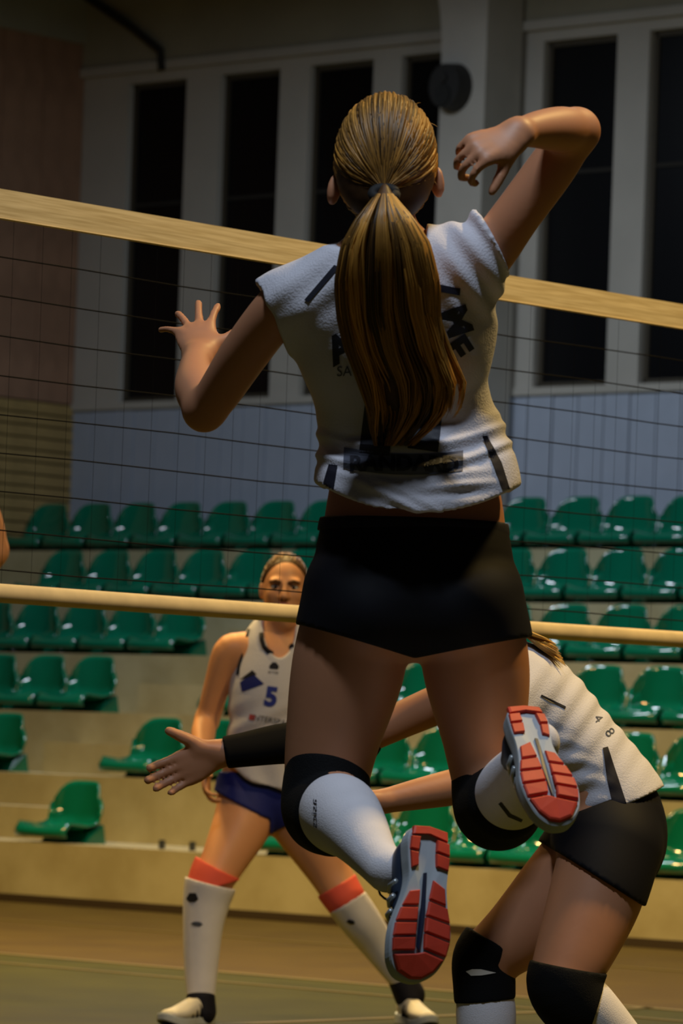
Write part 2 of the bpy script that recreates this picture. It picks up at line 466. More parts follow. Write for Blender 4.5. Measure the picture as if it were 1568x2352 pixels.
class Field:
    def __init__(s, prims, h, margin=0.02, box=None):
        bb = [p.bbox() for p in prims]
        lo = np.min([b[0] for b in bb], 0) - margin; hi = np.max([b[1] for b in bb], 0) + margin
        if box is not None: lo = np.maximum(lo, box[0]); hi = np.minimum(hi, box[1])
        s.h = h; s.lo = lo; s.n = np.ceil((hi - lo) / h).astype(int) + 2
        s.ax = [(lo[i] + h * np.arange(s.n[i])).astype(np.float32) for i in range(3)]
        s.F = np.full(s.n, 0.1, np.float32)
        for p in prims: s.add(p)
    def sub(s, lo, hi):
        a = np.clip(np.floor((lo - s.lo) / s.h).astype(int), 0, s.n); b = np.clip(np.ceil((hi - s.lo) / s.h).astype(int) + 1, 0, s.n)
        return tuple(slice(i, j) for i, j in zip(a, b))
    def coords(s, sl):
        return s.ax[0][sl[0]][:, None, None], s.ax[1][sl[1]][None, :, None], s.ax[2][sl[2]][None, None, :]
    def eval_chain(s, c, T, base):
        d = c.d
        for i in range(len(d) - 1):
            a, b = d[i], d[i + 1]; rm = max(a[3:].max(), b[3:].max()) + PAD
            lo = np.minimum(a[:3], b[:3]) - rm; hi = np.maximum(a[:3], b[:3]) + rm
            sl = tuple(slice(max(q.start, o.start), min(q.stop, o.stop)) for q, o in zip(s.sub(lo, hi), base))
            if any(q.stop <= q.start for q in sl): continue
            loc = tuple(slice(q.start - o.start, q.stop - o.start) for q, o in zip(sl, base))
            X, Y, Z = s.coords(sl)
            ab = b[:3] - a[:3]; L = np.linalg.norm(ab) + 1e-9; t = ab / L
            # frame from the smoothed tangent
            tg = d[min(i + 2, len(d) - 1), :3] - d[max(i - 1, 0), :3]; tg /= np.linalg.norm(tg) + 1e-9
            e1 = c.ref - t * c.ref.dot(t)
            if np.linalg.norm(e1) < 0.15: e1 = np.cross(t, (0.31, 0.2, 0.9))
            e1 /= np.linalg.norm(e1); e2 = np.cross(t, e1)
            qx, qy, qz = X - a[0], Y - a[1], Z - a[2]
            w = qx * t[0] + qy * t[1] + qz * t[2]
            tt = np.clip(w / L, 0, 1)
            r1 = a[3] + (b[3] - a[3]) * tt; r2 = a[4] + (b[4] - a[4]) * tt
            u = (qx * e1[0] + qy * e1[1] + qz * e1[2]); v = (qx * e2[0] + qy * e2[1] + qz * e2[2]); ww = w - tt * L
            r3 = np.minimum(r1, r2)
            a2 = (u / r1) ** 2 + (v / r2) ** 2 + (ww / r3) ** 2
            k0 = np.sqrt(a2); k1 = np.sqrt((u / r1 ** 2) ** 2 + (v / r2 ** 2) ** 2 + (ww / r3 ** 2) ** 2) + 1e-6
            dist = np.where(k0 < 0.2, -r3 * 0.8, k0 * (k0 - 1) / k1)
            T[loc] = np.minimum(T[loc], dist)
    def temp(s, p):
        lo, hi = p.bbox(); base = s.sub(lo - PAD, hi + PAD)
        T = np.full([max(0, q.stop - q.start) for q in base], PAD, np.float32)
        if isinstance(p, Chain): s.eval_chain(p, T, base)
        elif isinstance(p, Multi):
            for c in p.c: s.eval_chain(c, T, base)
        else:
            X, Y, Z = s.coords(base); qx, qy, qz = X - p.c[0], Y - p.c[1], Z - p.c[2]
            u = qx * p.e1[0] + qy * p.e1[1] + qz * p.e1[2]; v = qx * p.e2[0] + qy * p.e2[1] + qz * p.e2[2]; w = qx * p.ax[0] + qy * p.ax[1] + qz * p.ax[2]
            r = p.r
            k0 = np.sqrt((u / r[0]) ** 2 + (v / r[1]) ** 2 + (w / r[2]) ** 2); k1 = np.sqrt((u / r[0] ** 2) ** 2 + (v / r[1] ** 2) ** 2 + (w / r[2] ** 2) ** 2) + 1e-6
            T = np.where(k0 < 0.2, -r.min() * 0.8, k0 * (k0 - 1) / k1).astype(np.float32)
        return base, T
    def add(s, p):
        base, T = s.temp(p)
        if T.size == 0: return s
        A = s.F[base]; k = max(p.k, 1e-4)
        h = np.maximum(k - np.abs(A - T), 0) / k
        s.F[base] = np.minimum(A, T) - h * h * k * 0.25
        return s
    def cut(s, p, k=0.006):
        base, T = s.temp(p)
        if T.size == 0: return s
        A = s.F[base]; T = -T
        h = np.maximum(k - np.abs(A - T), 0) / k
        s.F[base] = np.maximum(A, T) + h * h * k * 0.25
        return s
    def plane(s, pt, nrm, fn=None, where=None):
        """remove what lies on the nrm side of the plane"""
        nrm = np.array(nrm, float); nrm /= np.linalg.norm(nrm)
        X, Y, Z = s.coords(tuple(slice(0, k) for k in s.n))
        d = ((X - pt[0]) * nrm[0] + (Y - pt[1]) * nrm[1] + (Z - pt[2]) * nrm[2]).astype(np.float32)
        if fn is not None: d = d + fn(X, Y, Z)
        if where is not None: d = np.where(where(X, Y, Z), d, -1)
        s.F = np.maximum(s.F, d.astype(np.float32)); return s
    def mesh(s, name, m, parent, smooth_it=1, disp=None):
        smooth_it = max(3, smooth_it)
        F = s.F; h = s.h
        F[0] = F[-1] = 0.1; F[:, 0] = F[:, -1] = 0.1; F[:, :, 0] = F[:, :, -1] = 0.1
        F = np.where(F == 0, 1e-6, F)
        S = F < 0
        c = S[:-1, :-1, :-1].astype(np.int8)
        for dx in (0, 1):
            for dy in (0, 1):
                for dz in (0, 1):
                    if dx + dy + dz: c += S[dx:S.shape[0] - 1 + dx, dy:S.shape[1] - 1 + dy, dz:S.shape[2] - 1 + dz]
        act = np.argwhere((c > 0) & (c < 8)); del c
        if len(act) == 0: raise RuntimeError('empty ' + name)
        idx = np.full(np.array(F.shape) - 1, -1, np.int32); idx[act[:, 0], act[:, 1], act[:, 2]] = np.arange(len(act))
        acc = np.zeros((len(act), 3)); cnt = np.zeros(len(act))
        corners = [(0, 0, 0), (1, 0, 0), (0, 1, 0), (1, 1, 0), (0, 0, 1), (1, 0, 1), (0, 1, 1), (1, 1, 1)]
        vals = [F[act[:, 0] + a, act[:, 1] + b, act[:, 2] + g] for a, b, g in corners]
        for i, j in ((0, 1), (2, 3), (4, 5), (6, 7), (0, 2), (1, 3), (4, 6), (5, 7), (0, 4), (1, 5), (2, 6), (3, 7)):
            va, vb = vals[i], vals[j]; mk = (va < 0) != (vb < 0)
            t = np.where(mk, va / np.where(mk, va - vb, 1), 0)
            p = np.array(corners[i]) + t[:, None] * (np.array(corners[j]) - np.array(corners[i]))
            acc[mk] += p[mk]; cnt[mk] += 1
        V = s.lo + h * (act + acc / cnt[:, None])
        Q = []
        for ax in range(3):
            o1, o2 = (ax + 1) % 3, (ax + 2) % 3
            a = [slice(1, -1)] * 3; b = [slice(1, -1)] * 3
            a[ax] = slice(0, -1); b[ax] = slice(1, None)
            A = S[tuple(a)]; B = S[tuple(b)]
            e = np.argwhere(A != B); ins = A[tuple(e.T)]
            e = e + 1; e[:, ax] -= 1
            def cell(d1, d2):
                q = e.copy(); q[:, o1] -= d1; q[:, o2] -= d2
                return idx[q[:, 0], q[:, 1], q[:, 2]]
            q = np.stack((cell(1, 1), cell(0, 1), cell(0, 0), cell(1, 0)), 1)
            q[~ins] = q[~ins][:, ::-1]
            Q.append(q)
        Q = np.vstack(Q); Q = Q[(Q >= 0).all(1)]
        for it in range(smooth_it):
            for lam in (0.55, -0.45):
                sm = np.zeros_like(V); cn = np.zeros(len(V))
                for i in range(4):
                    x, y = Q[:, i], Q[:, (i + 1) % 4]
                    for k in range(3): sm[:, k] += np.bincount(x, V[y, k], len(V)) + np.bincount(y, V[x, k], len(V))
                    cn += np.bincount(x, minlength=len(V)) + np.bincount(y, minlength=len(V))
                V = V + lam * (sm / np.maximum(cn, 1)[:, None] - V)
        if disp is not None:
            fn = np.cross(V[Q[:, 1]] - V[Q[:, 0]], V[Q[:, 2]] - V[Q[:, 0]]); N = np.zeros_like(V)
            for i in range(4):
                for k in range(3): N[:, k] += np.bincount(Q[:, i], fn[:, k], len(V))
            N /= np.linalg.norm(N, axis=1)[:, None] + 1e-12
            V = disp(V, N)
        o = obj(name, V, Q, m, parent, True)
        o_world[o.name] = (V, Q)
        return o
o_world = {}
def unit(v): v = np.array(v, float); return v / np.linalg.norm(v)

def hand(wrist, d, n, side, L=0.18, curl=(20, 20, 22, 25), spread=(8, 2, -4, -11), thumb=(0.75, 0.6, 0.25), tcurl=15, k=0.012, wr=0.026, thick=1.0):
    """palm + five fingers; d = finger direction, n = palm normal, side +1 right hand, -1 left hand"""
    d = unit(d); n = np.array(n, float); n = unit(n - d * n.dot(d)); x = np.cross(d, n) * side
    s = L / 0.18; w = np.array(wrist, float)
    g = lambda a, b, c: w + s * (a * x + b * d + c * n)
    palm = Chain([list(g(0, -0.01, 0)) + [wr, 0.019 * s], list(g(0.002, 0.03, 0.001)) + [0.033 * s, 0.017 * s], list(g(0.002, 0.065, 0.002)) + [0.040 * s, 0.015 * s], list(g(0, 0.088, 0.001)) + [0.038 * s, 0.011 * s]], ref=x, k=0.02, step=0.01)
    th0 = Chain([list(g(0.018, 0.02, 0.006)) + [0.016 * s] * 2, list(g(0.03, 0.045, 0.008)) + [0.013 * s] * 2], ref=x, step=0.01)
    fs = []
    for i, (bx, by, ln, r) in enumerate(((0.0285, 0.090, 0.070, 0.0086), (0.0095, 0.095, 0.078, 0.0088), (-0.0095, 0.092, 0.072, 0.0083), (-0.0275, 0.083, 0.057, 0.0074))):
        r *= thick; a = math.radians(spread[i]); fd = math.cos(a) * d + math.sin(a) * x; p = g(bx, by, 0.0)
        c = math.radians(curl[i]); ang = c * 0.6
        pts = [list(p - s * 0.02 * fd) + [r * s * 1.05] * 2, list(p) + [r * s * 1.05] * 2]
        for sg, q in zip((0.45, 0.30, 0.25), (1.0, 1.1, 0.8)):
            p = p + s * ln * sg * (math.cos(ang) * fd + math.sin(ang) * n); pts.append(list(p) + [r * s * (0.98 - 0.16 * (1 - sg))] * 2); ang += c * q
        fs.append(Chain(pts, ref=x, step=0.008))
    td = unit(thumb[0] * x + thumb[1] * d + thumb[2] * n); p = g(0.024, 0.030, 0.006); pts = [list(p) + [0.0135 * s] * 2]; td2 = td.copy()
    for ln, r in ((0.036, 0.0112 * thick), (0.030, 0.0098 * thick), (0.022, 0.0078 * thick)):
        p = p + s * ln * td2; pts.append(list(p) + [r * s] * 2); td2 = unit(td2 + math.tan(math.radians(tcurl)) * (0.6 * d + 0.3 * n))
    fs.append(Chain(pts, ref=x, step=0.008))
    return [palm, Multi([th0], 0.02), Multi(fs, 0.010)]

def decal_project(verts2d, faces, place, target, direction, off=0.0024):
    V, Q = o_world[target.name]
    bvh = BVHTree.FromPolygons(V.tolist(), Q.tolist())
    dr = Vector(unit(direction)); out = []; last = None
    for p in verts2d:
        w = Vector(place(*p)); hit = bvh.ray_cast(w - dr * 0.5, dr)[0]
        out.append(np.array(hit - dr * off) if hit is not None else None)
    good = [i for i, p in enumerate(out) if p is not None]
    fc = [f for f in faces if all(out[i] is not None for i in f)]
    out = [p if p is not None else np.zeros(3) for p in out]
    return out, fc
def sub_mesh(bm, maxlen):
    bmesh.ops.triangulate(bm, faces=bm.faces[:])
    for _ in range(5):
        es = [e for e in bm.edges if e.calc_length() > maxlen]
        if not es: break
        bmesh.ops.subdivide_edges(bm, edges=es, cuts=1)
        bmesh.ops.triangulate(bm, faces=bm.faces[:])
def print_shape(name, polys, place, target, direction, m, parent, maxlen=0.006, off=0.0024):
    bm = bmesh.new()
    for poly in polys:
        bm.faces.new([bm.verts.new((x, y, 0)) for x, y in poly])
    bmesh.ops.remove_doubles(bm, verts=bm.verts[:], dist=1e-5)
    sub_mesh(bm, maxlen)
    bm.verts.index_update()
    v2 = [(v.co.x, v.co.y) for v in bm.verts]; fc = [tuple(v.index for v in f.verts) for f in bm.faces]; bm.free()
    o, f = decal_project(v2, fc, place, target, direction, off)
    # keep the largest edge-connected piece
    own = {}; par = list(range(len(f)))
    def root(i):
        while par[i] != i: par[i] = par[par[i]]; i = par[i]
        return i
    for n_, q in enumerate(f):
        for a, b in zip(q, q[1:] + q[:1]):
            e = (min(a, b), max(a, b))
            if e in own: par[root(n_)] = root(own[e])
            else: own[e] = n_
    cnt = {}
    for n_ in range(len(f)): cnt[root(n_)] = cnt.get(root(n_), 0) + 1
    if f:
        best = max(cnt, key=cnt.get); f = [q for n_, q in enumerate(f) if root(n_) == best]
        used = sorted({i for q in f for i in q}); mp = {i: k for k, i in enumerate(used)}
        o = [o[i] for i in used]; f = [tuple(mp[i] for i in q) for q in f]
    if f: return obj(name, o, f, m, parent)
def print_text(name, text, size, place, target, direction, m, parent, maxlen=0.006, bold=0.0, off=0.0024):
    cu = bpy.data.curves.new(name, 'FONT'); cu.body = text; cu.size = size; cu.align_x = 'CENTER'; cu.align_y = 'CENTER'; cu.offset = bold; cu.resolution_u = 3
    t = bpy.data.objects.new(name + '_tmp', cu); COL.objects.link(t)
    me = bpy.data.meshes.new_from_object(t.evaluated_get(bpy.context.evaluated_depsgraph_get()))
    bpy.data.objects.remove(t); bpy.data.curves.remove(cu)
    bm = bmesh.new(); bm.from_mesh(me); bpy.data.meshes.remove(me); sub_mesh(bm, maxlen); bm.verts.index_update()
    v2 = [(v.co.x, v.co.y) for v in bm.verts]; fc = [tuple(v.index for v in f.verts) for f in bm.faces]; bm.free()
    o, f = decal_project(v2, fc, place, target, direction, off)
    if f: return obj(name, o, f, m, parent)

def strands(name, paths, r, m, parent, cols, sides=4):
    """many thin tapered locks in one mesh, each with its own colour"""
    V = []; Fq = []; C = []
    for pts, col in zip(paths, cols):
        pts = np.asarray(pts); n = len(pts); tg = np.gradient(pts, axis=0); tg /= np.linalg.norm(tg, axis=1)[:, None] + 1e-9
        e1 = np.cross(tg, (0.2, 1.0, 0.1)); e1 /= np.linalg.norm(e1, axis=1)[:, None] + 1e-9; e2 = np.cross(tg, e1)
        tap = np.interp(np.linspace(0, 1, n), (0, 0.12, 0.7, 1), (0.7, 1, 0.85, 0.12)) * r * random.uniform(0.7, 1.3)
        b = len(V) * sides
        for j in range(sides):
            a = 2 * math.pi * j / sides
            V.append(pts + tap[:, None] * (math.cos(a) * e1 + math.sin(a) * e2))
        C.append((n, col))
    # assemble
    allv = []; faces = []; colr = []; base = 0; it = iter(V)
    for n, col in C:
        blk = [next(it) for _ in range(sides)]
        allv.append(np.stack(blk, 1).reshape(-1, 3))
        i = np.arange(n - 1)[:, None] * sides; j = np.arange(sides)[None, :]
        a = base + i + j; bb = base + i + (j + 1) % sides
        faces.append(np.stack((a, bb, bb + sides, a + sides), -1).reshape(-1, 4))
        colr.append(np.tile(col, (n * sides, 1))); base += n * sides
    o = obj(name, np.vstack(allv), np.vstack(faces), m, parent, True)
    at = o.data.attributes.new('lock', 'FLOAT_COLOR', 'POINT'); cc = np.vstack(colr); cc = np.hstack((cc, np.ones((len(cc), 1))))
    at.data.foreach_set('color', cc.astype(np.float32).ravel())
    return o

# ------------------------------------------------------------------ people: materials
M_skin = mat('skin', srgb(190, 132, 98), 0.5, 0.4, noise=0.05, nscale=6, sss=0.12)
M_skin2 = mat('skin_fair', srgb(214, 152, 108), 0.5, 0.4, noise=0.05, nscale=6, sss=0.12)
M_jersey = mat('jersey_white', srgb(206, 204, 214), 0.75, 0.3, noise=0.03, nscale=5, bump=0.25, bscale=260)
M_navy = mat('navy_fabric', srgb(20, 20, 34), 0.7, 0.3, noise=0.06, nscale=20)
M_short = mat('black_lycra', srgb(12, 12, 19), 0.7, 0.2, noise=0.05, nscale=14)
M_blue = mat('blue_fabric', srgb(24, 34, 110), 0.65, 0.3, noise=0.05, nscale=14)
M_pad = mat('kneepad_black', srgb(11, 11, 13), 0.85, 0.2, bump=0.2, bscale=300)
M_sock = mat('sock_white', srgb(224, 220, 226), 0.85, 0.2, noise=0.03, nscale=16, bump=0.25, bscale=400)
M_coral = mat('coral_band', srgb(226, 86, 66), 0.75)
M_print = mat('dark_print', srgb(22, 24, 38), 0.6)
M_printg = mat('grey_print', srgb(70, 76, 92), 0.6)
M_bluep = mat('blue_print', srgb(30, 44, 140), 0.6)
M_hair = mat('hair_locks', srgb(120, 76, 30), 0.46, 0.4, attr='lock')
M_hairc = mat('hair_mass', srgb(74, 48, 22), 0.55, 0.4, noise=0.2, nscale=30)
M_tie = mat('hair_tie', srgb(16, 14, 14), 0.8)
M_red = mat('outsole_red', srgb(206, 64, 42), 0.55, 0.4, noise=0.06, nscale=30)
M_mid = mat('midsole_grey', srgb(176, 184, 192), 0.6, 0.4, noise=0.04, nscale=30)
M_shank = mat('shank_navy', srgb(30, 38, 62), 0.4)
M_upper = mat('shoe_upper_navy', srgb(40, 52, 72), 0.45, 0.5, noise=0.15, nscale=40)
M_silver = mat('shoe_silver', srgb(190, 196, 200), 0.3, 0.5, metal=0.6)
M_lace = mat('lace_dark', srgb(24, 22, 28), 0.8)
M_white = mat('white_shoe', srgb(220, 214, 204), 0.55)
M_eye = mat('eye_white', srgb(210, 205, 200), 0.25); M_iris = mat('iris_dark', srgb(40, 30, 26), 0.2); M_lip = mat('lips', srgb(170, 88, 78), 0.5); M_brow = mat('brows', srgb(96, 62, 34), 0.8)

def nodes(Y, *pts):
    """(px, py, dY, r_px[, r2_m]) -> chain nodes"""
    out = []
    for p in pts:
        y = Y + p[2]; s = y / FPX; q = P(p[0], p[1], y)
        out.append([q[0], q[1], q[2], p[3] * s, p[4] if len(p) > 4 else p[3] * s])
    return out

# shoe in its own frame: y heel->toe, x towards the inner side, z up from the ground
def shoe_outline(n=44, L=0.285, W=0.051):
    left = [(0.0, 0.0), (-0.022, 0.004), (-0.034, 0.025), (-0.037, 0.06), (-0.036, 0.10), (-0.040, 0.14), (-0.048, 0.18), (-0.050, 0.205), (-0.046, 0.235), (-0.034, 0.265), (-0.015, 0.282), (0.004, 0.285)]
    right = [(0.024, 0.279), (0.040, 0.258), (0.046, 0.228), (0.046, 0.20), (0.040, 0.17), (0.030, 0.13), (0.027, 0.10), (0.031, 0.065), (0.033, 0.03), (0.022, 0.005)]
    return np.array(left + right)
def make_shoe(parent, H, T, up, side, upper_mat, mid_mat, pad_mat, detail=True, name='shoe', stripe=None, lace=True, wx=1.0):
    H = np.array(H); T = np.array(T); y = unit(T - H); z = np.array(up, float); z = unit(z - y * z.dot(y)); x = np.cross(y, z) * (-side)
    # side=+1 left foot: inner side is the wearer's right
    sc = np.linalg.norm(T - H) / 0.285
    W = lambda p: H + sc * (p[0] * wx * x + p[1] * y + p[2] * z)
    flip = np.dot(np.cross(x, y), z) < 0
    ol = shoe_outline(); c = ol.mean(0); n = len(ol)
    dense = cr_dense(np.hstack((np.vstack((ol, ol[:1])), np.zeros((n + 1, 1)))), 0.008)[:-1, :2]; n = len(dense)
    rings = [(0.975, 0.0), (1.0, 0.004), (1.0, 0.020), (0.985, 0.026)]
    vv = []
    for s, zz in rings:
        for p in dense:
            q = c + (p - c) * s
            lift = 0.022 * max(0, (p[1] - 0.2) / 0.085) ** 2 + 0.006 * max(0, (0.05 - p[1]) / 0.05) ** 2
            heel = 0.010 * max(0, 1 - p[1] / 0.15) if zz > 0.01 else 0
            vv.append(W((q[0], q[1], zz + lift + heel)))
    cb = len(vv); vv.append(W((c[0], c[1], 0.0))); vv.append(W((c[0], c[1], 0.027)))
    ff = []
    for i in range(3):
        for j in range(n): ff.append((i * n + j, i * n + (j + 1) % n, (i + 1) * n + (j + 1) % n, (i + 1) * n + j))
    for j in range(n): ff.append(((j + 1) % n, j, cb)); ff.append((3 * n + j, 3 * n + (j + 1) % n, cb + 1))
    if flip: ff = [f[::-1] for f in ff]
    root = obj(name, vv, ff, mid_mat, parent, False)
    # upper
    ch = Chain([list(W((0, 0.040, 0.055))) + [0.031 * sc, 0.034 * sc], list(W((0, 0.09, 0.060))) + [0.034 * sc, 0.042 * sc], list(W((-0.003, 0.15, 0.050))) + [0.039 * sc, 0.034 * sc], list(W((-0.004, 0.20, 0.042))) + [0.044 * sc, 0.025 * sc], list(W((-0.003, 0.245, 0.040))) + [0.038 * sc, 0.019 * sc]], ref=x, step=0.015)
    col = Chain([list(W((0, 0.055, 0.07))) + [0.033 * sc, 0.036 * sc], list(W((0, 0.055, 0.112))) + [0.031 * sc, 0.036 * sc]], ref=x, k=0.02, step=0.012)
    f = Field([ch, col], 0.004)
    f.plane(W((0, 0, 0.016)), -z); f.plane(W((0, 0.05, 0.108)), unit(z + 0.25 * y))
    f.mesh('upper', upper_mat, root)
    if detail:
        pads = [[(-.030, .006), (0, .001), (.026, .006), (.028, .022), (0, .016), (-.031, .024)],
                [(-.033, .028), (-.013, .024), (-.013, .046), (-.035, .050)], [(-.035, .054), (-.013, .050), (-.015, .074), (-.035, .078)],
                [(.014, .024), (.029, .026), (.030, .050), (.016, .050)], [(.016, .054), (.029, .054), (.025, .085), (.014, .078)],
                [(-.032, .112), (-.012, .100), (-.008, .136), (-.036, .142)], [(-.039, .147), (-.008, .140), (-.006, .166), (-.045, .172)],
                [(-.046, .177), (-.006, .170), (-.006, .196), (-.048, .204)], [(-.048, .209), (-.006, .200), (-.008, .226), (-.045, .234)],
                [(.008, .122), (.024, .128), (.034, .156), (.008, .150)], [(.008, .155), (.036, .161), (.042, .186), (.008, .178)],
                [(.008, .183), (.043, .191), (.044, .214), (.008, .205)], [(.008, .210), (.044, .219), (.041, .240), (.006, .232)],
                [(-.043, .240), (-.010, .232), (.004, .238), (.039, .247), (.026, .272), (.004, .281), (-.014, .278), (-.031, .263)]]
        for pd in pads:
            m = len(pd); pc = np.mean(pd, axis=0); v2 = []
            for s, zz in ((1.0, 0.003), (0.97, -0.004), (0.86, -0.0055)):
                for p in pd:
                    q = pc + (np.array(p) - pc) * s
                    lift = 0.022 * max(0, (q[1] - 0.2) / 0.085) ** 2 + 0.006 * max(0, (0.05 - q[1]) / 0.05) ** 2
                    v2.append(W((q[0], q[1], zz + lift * 1.0)))
            fc = [(i * m + j, (i + 1) * m + j, (i + 1) * m + (j + 1) % m, i * m + (j + 1) % m) for i in range(2) for j in range(m)]
            fc.append(tuple(2 * m + j for j in range(m)))
            obj('tread_pad', v2, fc, pad_mat, root)
        gr = [(-.001, .088), (.004, .090), (.004, .225), (-.001, .232), (-.004, .16)]
        v2 = [W((p[0], p[1], zz + 0.022 * max(0, (p[1] - 0.2) / 0.085) ** 2)) for zz in (0.002, -0.0015) for p in gr]; m = len(gr)
        obj('shank_groove', v2, [tuple(range(m)), tuple(range(m, 2 * m))] + [(j, (j + 1) % m, m + (j + 1) % m, m + j) for j in range(m)], M_shank, root)
        v2 = [W(p) for p in ((-.010, .052, -.0012), (.008, .056, -.0012), (.010, .082, -.0012), (-.006, .080, -.0012))]
        if lace:
            # crossed laces over the tongue and a free loop
            for i in range(5):
                yy = 0.105 + i * 0.019
                m = MB().tube([W((-.026, yy, .082 - i * .006)), W((0, yy + 0.008, .098 - i * .009)), W((.026, yy + 0.014, .080 - i * .006))], 0.0028 * sc, 6)
                m.build('lace', M_lace, root, True)
            for sgn in (-1, 1):
                pts = [W((sgn * (0.004 + 0.022 * math.sin(a)), 0.115 + 0.010 * sgn - 0.02 * (1 - math.cos(a)), 0.102 + 0.026 * (1 - math.cos(a)))) for a in np.linspace(0.1, 2 * math.pi - 0.1, 14)]
                MB().tube(pts, 0.0022 * sc, 6).build('lace_loop', M_lace, root, True)
    if stripe:
        for sx in (-1, 1):
            for i in range(3):
                y0 = 0.105 + 0.028 * i
                pts = [W((sx * (0.036 + 0.002 * i), y0, 0.030)), W((sx * 0.038, y0 + 0.004, 0.05)), W((sx * 0.030, y0 + 0.010, 0.072 - 0.006 * i))]
                MB().tube(pts, 0.005 * sc, 6).build('side_stripe', stripe, root, True)
    return root

# ------------------------------------------------------------------ the jumping attacker, seen from behind
YJ = 7.6
def lean(py): return -.135 * min(1.15, max(0.0, (1150 - py) / 560.0)) + .15 * min(1.0, max(0.0, (py - 1420) / 430.0))     # arched back: shoulders and head carried backwards
def PJ(px, py, Y): return P(px, py, Y + lean(py))
def nodesJ(Y, *pts): return nodes(Y, *[(p[0], p[1], p[2] + lean(p[1])) + tuple(p[3:]) for p in pts])
jr = PJ(948, 2300, YJ); jr[2] = 0.0
J = thing('person', 'player in mid-jump with long ponytail, white jersey and dark shorts', 'person', jr)
h1 = 0.0048
torso = Chain(nodesJ(YJ, (948, 1405, 0, 92, .07), (948, 1375, -.005, 222, .115), (950, 1270, 0, 214, .108), (951, 1170, .015, 203, .100), (940, 1010, .03, 172, .092), (915, 860, .02, 180, .098), (902, 745, .0, 205, .100), (895, 650, -.02, 185, .085), (890, 575, -.025, 92, .062)), ref=(1, 0, 0), k=.03, step=.03)
neck = Chain(nodesJ(YJ, (890, 600, -.02, 78, .062), (887, 520, -.02, 60, .056), (886, 450, -.02, 62, .06)), k=.03)
larm = Chain(nodesJ(YJ, (725, 662, -.02, 58), (655, 695, -.02, 58), (570, 800, .03, 56), (500, 905, .09, 50), (468, 945, .12, 45)), k=.035)
lfore = Chain(nodesJ(YJ, (470, 938, .12, 46), (450, 895, .19, 49), (447, 850, .27, 38), (452, 815, .335, 29)), k=.02)
rarm = Chain(nodesJ(YJ, (1050, 640, -.03, 60), (1115, 590, -.03, 60), (1185, 496, -.04, 56), (1270, 380, -.06, 56), (1322, 302, -.07, 50)), k=.035)
rfore = Chain(nodesJ(YJ, (1326, 300, -.07, 48), (1285, 297, -.14, 52), (1232, 298, -.22, 42), (1188, 306, -.29, 31)), k=.02)
lthigh = Chain(nodesJ(YJ, (828, 1380, 0, 122, .105), (800, 1530, -.02, 130, .10), (765, 1690, -.06, 109, .085), (750, 1790, -.09, 97, .075), (748, 1850, -.12, 88, .068)), k=.012, step=.03)
lshin = Chain(nodesJ(YJ, (752, 1850, -.13, 82), (778, 1868, -.24, 84), (815, 1905, -.34, 66), (862, 1970, -.45, 46), (890, 2000, -.51, 42)), k=.025)
rthigh = Chain(nodesJ(YJ, (1072, 1390, 0, 122, .105), (1094, 1540, -.02, 122, .10), (1110, 1680, -.06, 98, .083), (1128, 1790, -.09, 90, .074), (1142, 1850, -.12, 85, .068)), k=.012, step=.03)
rshin = Chain(nodesJ(YJ, (1146, 1852, -.13, 80), (1180, 1815, -.25, 79), (1208, 1770, -.35, 62), (1232, 1720, -.45, 44), (1238, 1705, -.49, 41)), k=.025)
head = ball(PJ(886, 365, YJ - .03), (.076, .095, .110), k=.02)
jaw = Chain(nodesJ(YJ, (886, 420, .02, 62, .06), (886, 470, .06, 40, .035)), k=.04)
ears = [ball(PJ(767, 435, YJ - .02), (.010, .018, .029), ref=(1, -.5, 0), axis=(.15, 0, 1), k=.006), ball(PJ(1004, 418, YJ - .02), (.010, .018, .029), ref=(1, .5, 0), axis=(-.15, 0, 1), k=.006)]
nose = ball(PJ(886, 410, YJ + .085), (.014, .02, .02), k=.015)
butt = [ball(PJ(850, 1400, YJ - .03), (.092, .095, .09), k=.02), ball(PJ(1050, 1400, YJ - .03), (.092, .095, .09), k=.02)]
lw = PJ(455, 822, YJ + .335)
lh = hand(lw, (-.12, .70, .66), (.15, .70, -.70), -1, L=.180, curl=(6, 4, 8, 12), spread=(16, 2, -16, -44), thumb=(.9, .5, -.05), wr=.025)
rw = PJ(1186, 306, YJ - .295)
rh = hand(rw, (-.78, -.45, -.42), (-.20, .70, -.62), 1, L=.17, curl=(52, 56, 58, 60), spread=(8, 2, -4, -9), thumb=(.55, .75, .4), wr=.026)
prims = [torso, neck, larm, lfore, rarm, rfore, lthigh, lshin, rthigh, rshin] + butt + [head, jaw, nose] + ears + lh + rh
Field(prims, h1).mesh('body', M_skin, J)

# jersey: loose torso, cap sleeves, hem hanging lower at the back
jt = Chain(nodesJ(YJ, (958, 1180, -.03, 228, .165), (955, 1110, -.015, 222, .142), (945, 1040, .01, 206, .114), (928, 960, .018, 196, .106), (915, 870, .01, 205, .115), (906, 770, -.005, 236, .118), (898, 670, -.02, 215, .102), (892, 600, -.025, 120, .078), (890, 565, -.025, 82, .070)), k=.03, step=.025)
jl = Chain(nodesJ(YJ, (770, 660, -.02, 82), (690, 685, -.02, 85), (630, 715, -.005, 83), (590, 745, 0, 84)), k=.05)
jrr = Chain(nodesJ(YJ, (985, 640, -.03, 92), (1052, 612, -.03, 94), (1110, 578, -.03, 86), (1165, 525, -.03, 80)), k=.05)
jfr = Chain(nodesJ(YJ, (1070, 940, .01, 46, .06), (1100, 1010, .0, 56, .075), (1126, 1100, -.01, 60, .10), (1130, 1180, -.015, 60, .12)), k=.04)
jfl = Chain(nodesJ(YJ, (778, 1030, .01, 36, .05), (776, 1100, -.005, 44, .09), (776, 1180, -.015, 46, .12)), k=.04)
